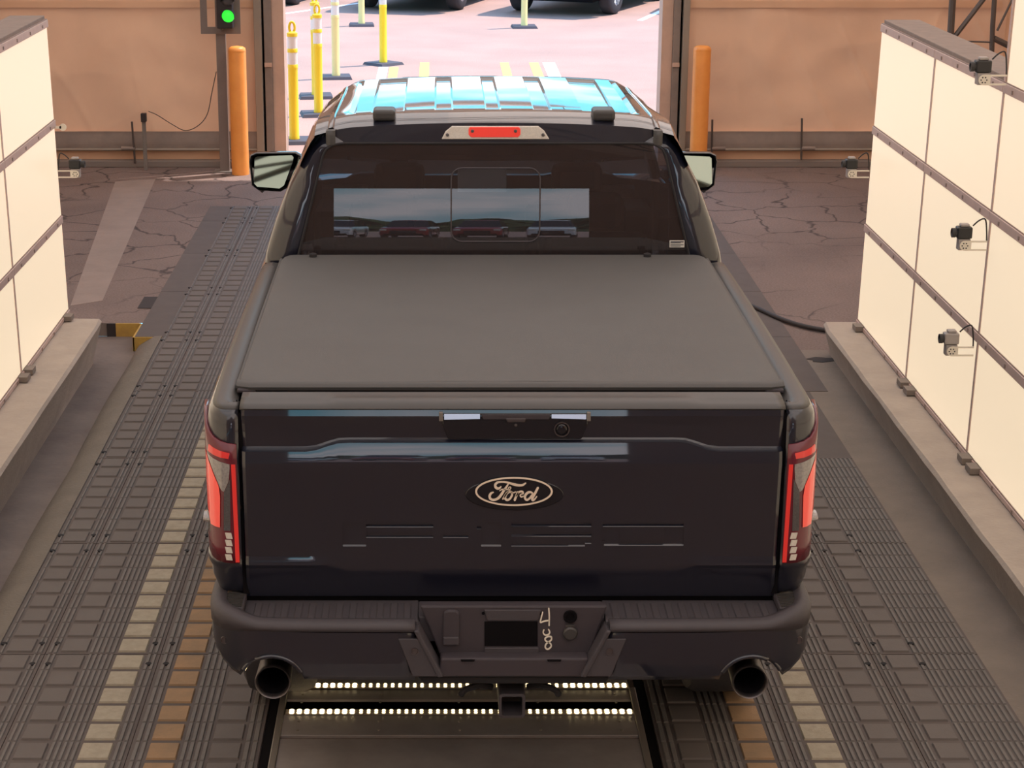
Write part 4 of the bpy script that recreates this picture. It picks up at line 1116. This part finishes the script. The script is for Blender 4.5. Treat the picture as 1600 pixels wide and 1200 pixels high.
    ex = part(mb, 'exhaust_tip', 'dark_chrome', smooth=50)
    mb = MB(); mb.lathe([(R*.852, 5.668), (R*.80, 5.97), (.001, 5.97)], (s*cx, 0, cz), 'y', 30, cap=False); mb.build('dark_bore', 'dark_void', ex, smooth=50)  # near-black liner inside the exhaust tip
mb = MB(); mb.box(-.30, .30, 5.70, 5.83, .70, .79); part(mb, 'centre_step', 'step_plastic', bevel=.006)
P5 = 5.68
mb = flat([(656, 947), (949, 947), (918, 1030), (690, 1030)], P5, P5+.04, P5); rp = part(mb, 'licence_panel', 'black_plastic', bevel=.006)
part(flat([(757, 971), (840, 971), (840, 1009), (757, 1009)], P5-.002, P5+.003, P5), 'licence_recess', 'dark_void', rp)
for poly in ([(756, 952), (846, 952), (840, 969), (762, 969)], [(757, 1011), (842, 1011), (842, 1022), (757, 1022)]):
    part(flat(poly, P5-.006, P5, P5), 'plate_lip', 'step_plastic', rp, bevel=.003)
for px in (755, 845):
    cx, cz = xz(px, 958, P5); mb = MB(); mb.lathe([(.005, P5+.002), (.005, P5-.003)], (cx, 0, cz), 'y', 12); part(mb, 'screw_hole', 'dark_void', rp)
part(flat([(693, 955), (700, 952), (712, 952), (718, 956), (718, 1005), (691, 1005)], P5-.010, P5+.005, P5), 'trailer_socket_cover', 'black_plastic', rp, bevel=.006)
part(flat([(692, 993), (717, 993), (717, 1006), (692, 1006)], P5-.014, P5, P5), 'cover_latch', 'step_plastic', rp, bevel=.004)
cx, cz = xz(891, 963, P5); mb = MB(); mb.lathe([(.022, P5), (.022, P5-.006), (.015, P5-.006), (.013, P5-.001), (.001, P5-.001)], (cx, 0, cz), 'y', 20); part(mb, 'lock_hole', 'dark_void', rp, smooth=40)
cx, cz = xz(891, 989, P5); mb = MB(); mb.lathe([(.024, P5), (.023, P5-.008), (.018, P5-.012), (.001, P5-.013)], (cx, 0, cz), 'y', 20); part(mb, 'round_cap', 'cap_plastic', rp, smooth=30)
part(flat([(884, 975), (898, 975), (898, 979), (884, 979)], P5-.008, P5, P5), 'cap_hinge', 'cap_plastic', rp)
mb = MB(); fnc = lambda u, v, d: (lambda p: (p[0], d, p[1]))(xz(u, v, P5-.005))
for pts, w in (([(848, 957), (845.5, 967), (844.5, 973), (851, 971), (858, 970)], 2.0), ([(857.5, 951), (858.3, 963), (858, 978)], 2.2), ([(850, 984.5), (848.8, 989), (852, 993), (857, 992), (859, 988), (857, 984)], 2.0),
               ([(862, 996), (857, 995), (852, 998), (853, 1002), (860, 1006), (861, 1011), (856, 1015), (852, 1012), (854, 1006), (861, 1001), (862, 996.5)], 2.2)):
    ribbon(mb, pts, w, fnc, P5-.0005, P5-.0035, 5)
part(mb, 'chalk_number', 'chalk', rp)
vp = part(flat([(689, 1029), (919, 1029), (926, 1058), (684, 1058)], 5.63, 5.70, 5.63), 'lower_valance', 'black_plastic', bevel=.006)
for px in (731, 866): part(flat([(px-11, 1030.5), (px+11, 1030.5), (px+10, 1033), (px-10, 1033)], 5.626, 5.634, 5.63), 'slot', 'dark_void', vp)
part(flat([(650, 1057), (958, 1057), (945, 1072), (662, 1072)], 5.66, 5.80, 5.65), 'bumper_underlip', 'rubber', bevel=.01)
mb = MB(); mb.box(-.86, .86, 5.838, 5.96, .62, .812); part(mb, 'gap_block', 'dark_void')  # added dark block, hides the lit floor plate behind the tailgate gap
# tow hitch
cx, cz = xz(800, 1103, 5.70)
mb = MB()
def rr(h, r, n=5):
    out = []
    for (sx_, sz_, a0) in ((1, 1, 0), (-1, 1, PI/2), (-1, -1, PI), (1, -1, 1.5*PI)):
        for i in range(n+1):
            a = a0+PI/2*i/n; out.append((sx_*(h-r)+r*math.cos(a), sz_*(h-r)+r*math.sin(a)))
    return out
O, I_ = rr(.043, .012), rr(.034, .008)
loops = [[(cx+u, Y, cz+v) for u, v in P] for P, Y in ((O, 6.1), (O, 5.70), (I_, 5.698), (I_, 6.05))]
mb.grid(loops, close=True); hi = part(mb, 'hitch_receiver', 'step_plastic', smooth=40)
mb = MB(); mb.box(cx-.033, cx+.033, 5.80, 6.0, cz-.033, cz+.033); mb.build('rusty_bore', 'trunk', hi)
mb = MB(); mb.box(-.50, .50, 5.82, 5.92, .53, .62); part(mb, 'hitch_beam', 'rubber', bevel=.01)
for s in (-1, 1):
    mb = MB(); pts = [(s*.06, 5.78, cz+.03), (s*.10, 5.76, cz+.045), (s*.145, 5.75, cz+.035), (s*.16, 5.76, cz+.012)]
    mb.tube(catmull(pts, 4), .011, 8); part(mb, 'chain_loop', 'rubber', smooth=40)

# ---- bed cover
def cz_(x, Y): return 1.479+.006*math.cos(x/.9*PI/2)*math.sin(min(1, max(0, (Y-5.98)/1.9))*PI)
CW = .892; Y0c, Y1c = 6.03, 7.90
rows = []
for Y in [Y0c-.004, Y0c, Y0c+.01] + [Y0c+.03+(Y1c-Y0c-.05)*i/30 for i in range(31)] + [Y1c]:
    def W_(Y): 
        return CW - (.03*max(0, 1-(Y-Y0c)/.04)**2) - (.02*max(0, 1-(Y1c-Y)/.06)**2)
    w = W_(Y); r = []
    for (fx, dz) in ((1, -.03), (1, -.010), (.996, -.003), (.985, 0), (.96, .002)): r.append((-w*fx, Y, cz_(-w*fx, Y)+dz))
    for i in range(1, 30): x = -.93*w+1.86*w*i/30; r.append((x, Y, cz_(x, Y)+.0022+.0012*mnoise.noise(Vector((x*4, Y*5, 1)))))
    for (fx, dz) in ((.96, .002), (.985, 0), (.996, -.003), (1, -.010), (1, -.03)): r.append((w*fx, Y, cz_(w*fx, Y)+dz))
    rows.append(r)
mb = MB(); mb.grid(rows); cov = part(mb, 'bed_cover', 'cover_vinyl', smooth=40)
mb = MB()
rows = []
for i in range(41):
    x = -.895+1.79*i/40; e_ = max(0, abs(x)-.86)/.035; k = .03*e_*e_
    rows.append([(x, Y+k*.6, z) for Y, z in ((6.035, 1.4795), (6.02, 1.4825), (5.998, 1.480), (5.988, 1.472), (5.990, 1.462), (6.03, 1.460))])
mb.grid(rows); mb.build('hem', 'cover_hem', cov, smooth=45)
mb = MB(); mb.box(-.865, .865, 5.995, 6.03, 1.440, 1.461); mb.build('rear_bar', 'rubber', cov)
for s in (-1, 1):
    mb = MB(); mb.tube([(s*.894, 6.03, 1.462), (s*.896, 6.9, 1.464), (s*.894, 7.88, 1.464)], .008, 6); mb.build('side_rail', 'cover_hem', cov, smooth=40)
    mb = MB(); mb.lathe([(.016, 0), (.016, .012), (.006, .016)], (s*.70-.06, 7.86, 1.482), n=12); mb.build('rubber_knob', 'rubber', cov, smooth=40)
    mb = MB(); a, b_ = sorted((s*.83, s*.892)); mb.box(a, b_, 5.99, 6.03, 1.45, 1.466); mb.build('corner_cap', 'black_plastic', cov, bevel=.006)
mb = MB(); mb.box(-.87, .87, 5.93, 7.86, .82, 1.43); part(mb, 'bed_interior', 'dark_void')

# ---- cab
def xo(z): return interp([(.5, .95), (.7, .975), (.95, .99), (1.15, .992), (1.30, .985), (1.40, .984), (1.47, .972), (1.6, .930), (1.75, .873), (1.88, .802), (1.93, .757), (1.96, .725), (2.0, .69)], z)
YG0, TILT0, TILT1 = 7.975, 4.4, 8.6
def yg(z):
    y = YG0; n = 24; zz = 1.43
    for i in range(n):
        zz2 = 1.43+(z-1.43)*(i+.5)/n; t = TILT0+(TILT1-TILT0)*(zz2-1.43)/.5
        y += math.tan(math.radians(t))*(z-1.43)/n
    return y
def xg(z): return interp([(1.40, .845), (1.47, .828), (1.7, .768), (1.88, .722), (1.912, .705), (1.926, .675), (1.932, .63)], z)
def roofz(x, Y):
    a = abs(x); crown = 2.046-.030*(a/.72)**2.4; t = (Y-8.055)/1.36
    z = crown - .030*max(0, 1-(Y-8.055)/.20)**1.6 - .012*max(0, (t-.35)/.65)**2
    if a > .60: z -= 1.3*(a-.60)**1.5*(.25+.75*min(1, max(0, (Y-8.3)/.8)))
    return z
ZS = [1.30, 1.40, 1.46, 1.52, 1.6, 1.68, 1.76, 1.84, 1.88, 1.905, 1.918, 1.926, 1.932]
for s in (-1, 1):
    rows = []
    for z in ZS + [1.96, 1.99, 2.006]:
        zz = min(z, 1.932); g_ = xg(zz); o_ = xo(z); y = yg(min(z, 1.96)); k = 0 if z <= 1.94 else .01*(z-1.94)/.06
        if z > 1.94: g_ = .662; k += .007
        Zc = lambda x: min(z, roofz(abs(x), 8.056)) if z > 1.94 else z
        rows.append([(s*g_, y+k, Zc(g_)), (s*(g_+.012), y-.006+k, Zc(g_)), (s*lerp(g_, o_, .55), y-.004+k, Zc(lerp(g_, o_, .55))), (s*(o_-.03), y+.012+k, Zc(o_-.03)), (s*(o_-.01), y+.035+k, Zc(o_-.01)), (s*o_, y+.08+k, z), (s*(o_+.001), y+.20, z), (s*o_, 8.52, min(z, 1.93))])
    mb = MB(); mb.grid(rows); part(mb, 'rear_pillar', 'paint', smooth=40)
# header above the rear glass
rows = []
for x in [-.69+1.38*i/40 for i in range(41)]:
    a = abs(x)/.69; zt = roofz(x, 8.05)+.001
    rows.append([(x, yg(z)-.005+.012*a**6, z) for z in [lerp(1.930, zt, f) for f in (0, .12, .4, .8, 1)]])
mb = MB(); mb.grid(rows); part(mb, 'rear_header', 'paint', smooth=40)
# roof with raised ribs
RIB = [(.030, .175), (.248, .385), (.520, .594)]
def rib(x):
    a = abs(x); h = 0
    for r0, r1 in RIB: h = max(h, min(1, max(0, (a-r0+.004)/.008))*min(1, max(0, (r1+.004-a)/.008)))
    return h
rx = {0.0, .62, .64, .66, .69, .72, .74, .757}
for r0, r1 in RIB: rx |= {r0-.004, r0+.004, r1-.004, r1+.004, (r0+r1)/2}
rx |= {.21, .31, .45}
rx = sorted({-v for v in rx} | rx)
rows = []
YR = [8.048, 8.055, 8.075, 8.11, 8.15, 8.19, 8.215, 8.228, 8.24] + [8.26+1.05*i/18 for i in range(19)] + [9.34, 9.36, 9.40, 9.43]
for Y in YR:
    r = []
    for x in rx:
        k = min(1, max(0, (Y-(8.205 if rib(x) > .5 else 8.232))/.018))*min(1, max(0, (9.36-Y)/.03))
        zz = roofz(x, Y)
        zz += (-.014*(1-rib(x))*k if abs(x) < .62 else 0)
        if Y < 8.054: zz = min(zz, 2.012)
        if Y > 9.41: zz -= .012
        r.append((x, Y, zz))
    rows.append(r)
mb = MB(); mb.grid(rows); roof = part(mb, 'roof', 'paint', smooth=24)
for s in (-1, 1):
    mb = MB(); rows = []
    for z, dy in ((1.926, .012), (1.94, .014), (1.965, .015), (1.985, .012), (1.993, .006), (1.996, -.004), (1.998, -.04)):
        zz = z - max(0, z-roofz(.688, 8.055)-.006); y = yg(min(z, 1.97))-dy
        rows.append([(s*.668, y+.006, zz), (s*.674, y, zz), (s*.702, y+.002, zz-.002), (s*.708, y+.010, zz-.004)])
    mb.grid(rows); mb.build('roof_moulding', 'cap_plastic', roof, smooth=50)
    rows = []
    for i in range(22):
        Y = 8.07+1.30*i/21; rows.append([(s*.676, Y, roofz(.676, Y)+.001), (s*.681, Y, roofz(.681, Y)+.007), (s*.698, Y, roofz(.698, Y)+.007), (s*.703, Y, roofz(.703, Y)+.001)])
    mb = MB(); mb.grid(rows); mb.build('roof_ditch_strip', 'paint', roof, smooth=50)
    mb = MB(); mb.box(s*.465-.047, s*.465+.047, 8.085, 8.21, 2.015, 2.062); mb.build('roof_pad', 'cap_plastic', roof, bevel=.014, seg=3)
    # side window rail and roof edge down to the belt line, cab side
    rows = []
    for z in (1.405, 1.44, 1.6, 1.75, 1.90):
        rows.append([(s*(xo(z)-.004), Y if j != 2 else Y - (z-1.405)*1.10, z) for j, Y in enumerate((8.46, 9.15, 10.02))])
    mb = MB(); mb.grid(rows); part(mb, 'side_glass', 'tinted_glass', smooth=40)
    rows = []
    for f in (0, .3, .6, .85, 1):
        rows.append([(s*(.757+.066*(1-f)**.8*1.0), Y, lerp(1.83, roofz(.757, min(Y, 9.36)), f)) for Y in [8.03+i*.07 for i in range(20)] + [9.40]])
    mb = MB(); mb.grid(rows); part(mb, 'roof_rail', 'paint', smooth=40)
    mb = MB(); mb.bar((s*.735, 9.40, 1.885), (s*.92, 10.10, 1.41), .06, .05); part(mb, 'front_pillar', 'paint', bevel=.02)
    mb = MB(); mb.bar((s*(xo(1.84)-.022), 9.14, 1.84), (s*(xo(1.40)-.022), 9.14, 1.40), .05, .02, up=(1, 0, 0)); part(mb, 'door_pillar', 'gloss_black')
    # doors and fender
    for nm, ya, yb in (('rear_door', 7.93, 9.10), ('front_door', 9.11, 10.08), ('front_fender', 10.09, 11.25)):
        rows = []
        for z in (1.42, 1.405, 1.38, 1.33, 1.25, 1.15, 1.0, .85, .72, .60, .55):
            r = []
            for i in range(31):
                Y = ya+(yb-ya)*i/30; zz = z
                lo = arch(Y, .55); zz = max(z, lo) if z < .94 else z
                top = 1.42 if Y < 10.09 else 1.42-.16*((Y-10.09)/1.16)**1.3
                if nm == 'front_fender': zz = max(min(zz, top), min(lo, .94))
                tuck = .0 if Y < 10.9 else .10*((Y-10.9)/.35)**2
                r.append((s*(xo(z)+(.006 if z > .6 else 0)-(.012 if z == 1.42 else 0)-tuck), Y, zz))
            rows.append(r)
        mb = MB(); mb.grid(rows); d = part(mb, nm, 'paint', smooth=40)
        if 'door' in nm:
            yh = ya+.34 if nm == 'rear_door' else ya+.14
            mb = MB(); mb.box(min(s*.995, s*1.055), max(s*.995, s*1.055), yh-.10, yh+.10, 1.195, 1.225); mb.build('door_handle', 'chrome', d, bevel=.012, seg=3)
    mb = MB(); mb.box(min(s*.85, s*.975), max(s*.85, s*.975), 7.98, 9.98, .44, .50); part(mb, 'running_board', 'black_plastic', bevel=.015)
mb = MB(); mb.box(-.93, .93, 7.94, 10.1, .55, .75); part(mb, 'cab_floor', 'dark_void')
mb = MB(); mb.grid([[(x, y, z) for x in (-.95, 0, .95)] for y, z in ((7.955, .6), (7.955, 1.30), (7.968, 1.44))]); part(mb, 'cab_rear_wall', 'paint')
# rear glass: three panes behind one line, with the sliding centre frame
def gy(x, z): return yg(z) - .006 + x*x/142
def pane(nm, xa, xb, za, zb, fa=None, fb=None, nx=16, nz=24):
    rows = []
    for k in range(nz+1):
        z = za+(zb-za)*k/nz; r = []
        for i in range(nx+1):
            a_ = fa(z) if fa else xa; b2 = fb(z) if fb else xb
            x = a_+(b2-a_)*i/nx; r.append((x, gy(x, z), z))
        rows.append(r)
    mb = MB(); mb.grid(rows); return part(mb, nm, 'tinted_glass', smooth=60, recalc=False)
SLX0, SLZ1 = xz(705, 262, yg(1.84)); SLX1, SLZ0 = xz(843, 377, yg(1.50))
pane('rear_glass', None, SLX0, 1.44, 1.931, fa=lambda z: -xg(z)-.004)
pane('rear_glass', SLX1, None, 1.44, 1.931, fb=lambda z: xg(z)+.004)
pane('rear_glass', SLX0, SLX1, SLZ1, 1.931)
pane('rear_glass', SLX0, SLX1, 1.44, SLZ0)
pane('sliding_pane', SLX0, SLX1, SLZ0, SLZ1)
mb = MB(); hw, hh = (SLX1-SLX0)/2, (SLZ1-SLZ0)/2; mx_, mz_ = (SLX0+SLX1)/2, (SLZ0+SLZ1)/2; R = .045
loop = []
for (sx_, sz_, a0) in ((1, 1, 0), (-1, 1, PI/2), (-1, -1, PI), (1, -1, 1.5*PI)):
    for i in range(7):
        a = a0+PI/2*i/6; x = mx_+sx_*(hw-R)+R*math.cos(a); z = mz_+sz_*(hh-R)+R*math.sin(a); loop.append((x, gy(x, z)-.001, z))
mb.tube(loop, .0035, 6, closed=True); part(mb, 'sliding_frame', 'black_plastic', smooth=50)
# frit border along the glass edge
for s in (-1, 1):
    mb = MB(); mb.tube([(s*(xg(z)), yg(z)-.005, z) for z in ZS[1:]], .006, 6); part(mb, 'glass_seal', 'rubber', smooth=50)
mb = MB(); mb.tube([(-.63+1.26*i/20, yg(1.931)-.006, 1.932) for i in range(21)], .006, 6); part(mb, 'glass_seal', 'rubber', smooth=50)
# label and inner document
zl0 = 1.475
a, b_ = xz(1046, 375, yg(1.49)), xz(1069, 386, yg(1.47))
mb = MB(); mb.grid([[(a[0], gy(0, z)-.003, z), (b_[0], gy(0, z)-.003, z)] for z in (a[1], b_[1])]); lb = part(mb, 'window_label', 'label_white', recalc=False)
mb = MB()
for k in range(4):
    z = lerp(a[1], b_[1], (.16, .36, .62, .82)[k]); mb.box(a[0]+.004, b_[0]-.004-.012*(k % 2), gy(0, z)-.0045, gy(0, z)-.0035, z-(.004 if k == 0 else .0015), z+.0015)
mb.build('print_lines', 'label_ink', lb)['kind'] = 'stuff'
a, b_ = xz(715, 262, 9.35), xz(791, 300, 9.35)
mb = MB(); mb.box(a[0], b_[0], 9.35, 9.351, b_[1], a[1]); part(mb, 'paper_sheet', 'paper')
# third brake light
def band(poly, lift, th):
    mb = MB(); q = [xz(u, v, 8.05) for u, v in poly]; mb.prism(q, lambda u, v, d: (u, yg(min(v, 1.96))-.004-d, v), -.01, lift); return mb
bl_ = part(band([(690, 216), (696, 204), (706, 196), (841, 196), (850, 203), (858, 216)], .008, .01), 'high_brake_light', 'lens_white', bevel=.003)
band([(734, 196.5), (810, 196.5), (813, 200), (813, 209), (809, 213), (736, 213), (732, 209), (732, 200)], .012, .01).build('red_lens', 'lens_red_bright', bl_, bevel=.003)
for px in (699, 738, 805, 848):
    cx, cz = xz(px, 209 if px in (699, 848) else 203, 8.05); mb = MB(); mb.lathe([(.007, yg(1.96)-.012), (.007, yg(1.96)-.018), (.003, yg(1.96)-.019)], (cx, 0, cz), 'y', 12); mb.build('screw_boss', 'lens_smoke', bl_)

# windscreen, cowl, bonnet and front end
mb = MB(); mb.grid([[(x*k, y, z-.105*(x/.93)**4*(z-1.42)/.58) for x in (-.93, -.85, -.7, -.5, 0, .5, .7, .85, .93)] for y, z, k in ((10.12, 1.42, 1), (9.9, 1.62, .93), (9.66, 1.82, .87), (9.42, 2.0, .80))]); part(mb, 'windscreen', 'clear_glass', smooth=60)
rows = []
for i in range(17):
    Y = 10.05+1.22*i/16; t = i/16
    rows.append([(x*(1-.06*t*t), Y - .05*abs(x)**3*t, 1.425-.15*t**1.6-.05*abs(x)**4+.018*(1 if .35 < abs(x) < .7 else 0)) for x in [-.97+1.94*j/24 for j in range(25)]])
mb = MB(); mb.grid(rows); part(mb, 'bonnet', 'paint', smooth=40)
mb = MB(); mb.box(-.95, .95, 11.22, 11.32, .60, 1.25); part(mb, 'front_fascia', 'paint', bevel=.05, seg=3)
mb = MB(); mb.box(-.62, .62, 11.30, 11.36, .82, 1.16); part(mb, 'grille', 'gloss_black', bevel=.02)
mb = MB(); mb.box(-.98, .98, 11.26, 11.46, .50, .78); part(mb, 'front_bumper', 'black_plastic', bevel=.05, seg=3)
for s in (-1, 1):
    mb = MB(); a, b_ = sorted((s*.64, s*.96)); mb.box(a, b_, 11.20, 11.35, .94, 1.16); part(mb, 'headlight', 'lens_clear', bevel=.03)
# interior: seats, dash, headrests
mb = MB(); mb.box(-.88, .88, 9.75, 10.1, .9, 1.30); part(mb, 'dashboard', 'interior', bevel=.04)
for (x, y) in ((-.42, 9.0), (.42, 9.0), (-.45, 8.25), (.45, 8.25)):
    mb = MB(); mb.box(x-.25, x+.25, y, y+.5, .80, .98); st = part(mb, 'seat', 'interior', bevel=.05)
    mb = MB(); mb.box(x-.24, x+.24, y-.05, y+.08, .98, 1.50); mb.build('backrest', 'interior', st, bevel=.05)
    mb = MB(); mb.box(x-.12, x+.12, y-.05, y+.05, 1.52, 1.68); mb.build('headrest', 'interior', st, bevel=.04)
# mirrors
MP = [(389, 252), (391, 243), (400, 239), (462, 238.5), (470, 243), (468, 255), (449, 294), (438, 300), (404, 298), (393, 290)]
GP = [(397, 249), (400, 246.5), (455, 244), (458, 247), (457, 254), (444, 289), (437, 293.5), (402, 291), (397, 286)]
YM = 9.98
for s in (-1, 1):
    P = [(abs(u), v) for u, v in (xz(a, b, YM) for a, b in MP)]; G_ = [(abs(u), v) for u, v in (xz(a, b, YM) for a, b in GP)]
    mb = MB(); N = len(P); cx = sum(p[0] for p in P)/N; cz = sum(p[1] for p in P)/N
    loops = []
    for sc, Y in ((.90, YM+.012), (.97, YM-.001), (1.0, YM+.006), (1.0, YM+.05), (.92, YM+.10), (.70, YM+.135), (.35, YM+.15)):
        loops.append([(s*(cx+(u-cx)*sc), Y, cz+(v-cz)*sc) for u, v in P])
    mb.grid(loops, close=True); mb.face(range(6*N, 7*N)); mr = part(mb, 'side_mirror', 'gloss_black', smooth=45)
    mb = MB(); mb.prism(G_, lambda u, v, d: (s*u, YM+.012+.30*(v-cz)+d+(u-cx)*.03, v), .0, .004); mb.build('mirror_glass', 'mirror_glass', mr)
    mb = MB(); mb.bar((s*.95, YM+.06, 1.44), (s*(cx), YM+.08, 1.42), .08, .05); mb.build('mirror_arm', 'black_plastic', mr, bevel=.01)
    mb = MB(); mb.box(min(s*1.205, s*1.222), max(s*1.205, s*1.222), YM+.02, YM+.05, 1.40, 1.47); mb.build('turn_lamp', 'lens_white', mr, bevel=.004)
    q = xz(409, 301, YM); mb = MB(); mb.prism([(abs(q[0])-.03, q[1]+.02), (abs(q[0])+.03, q[1]+.02), (abs(q[0])+.0, q[1]-.006)], lambda u, v, d: (s*u, d, v), YM+.02, YM+.06); mb.build('puddle_lamp', 'black_plastic', mr)
# chassis and wheels
for s in (-1, 1):
    mb = MB(); mb.box(min(s*.40, s*.50), max(s*.40, s*.50), 5.9, 11.1, .48, .62); part(mb, 'frame_rail', 'rubber')
    for ax in (AX_R, AX_F):
        mb = MB(); r, w = WR, .27
        mb.lathe([(r*.62, -w/2), (r*.88, -w/2), (r*.965, -w*.44), (r, -w*.32), (r, w*.32), (r*.965, w*.44), (r*.88, w/2), (r*.62, w/2)], (0, 0, 0), 'x', 36, cap=False)
        wh = mb.build('wheel', 'tyre', truck, smooth=40, loc=(s*.83, ax-TY, WR+.020))
        mb = MB(); mb.lathe([(r*.64, -s*w*.4), (r*.64, s*w*.44), (r*.58, s*w*.46), (r*.56, s*w*.25), (.07, s*w*.33), (.06, s*w*.40), (.001, s*w*.40)], (0, 0, 0), 'x', 30, cap=False)
        for j in range(6):
            a = 2*PI*j/6; mb.bar((s*w*.36, .06*math.cos(a), .06*math.sin(a)), (s*w*.42, r*.6*math.cos(a), r*.6*math.sin(a)), .06, .03, up=(1, 0, 0))
        mb.build('rim', 'rim', wh, smooth=40)
for ax in (AX_R, AX_F):
    mb = MB(); mb.tube([(-.75, ax, .42), (.75, ax, .42)], .05, 10); mb.lathe([(.01, -.12), (.12, -.08), (.15, 0), (.12, .08), (.01, .12)], (0, ax, .42), 'x', 14); part(mb, 'axle', 'rubber', smooth=40)
mb = MB(); mb.lathe([(.05, 5.95), (.05, 6.25), (.11, 6.3), (.11, 6.7)], (.4, 0, .52), 'y', 14); part(mb, 'muffler', 'dark_chrome', smooth=40)
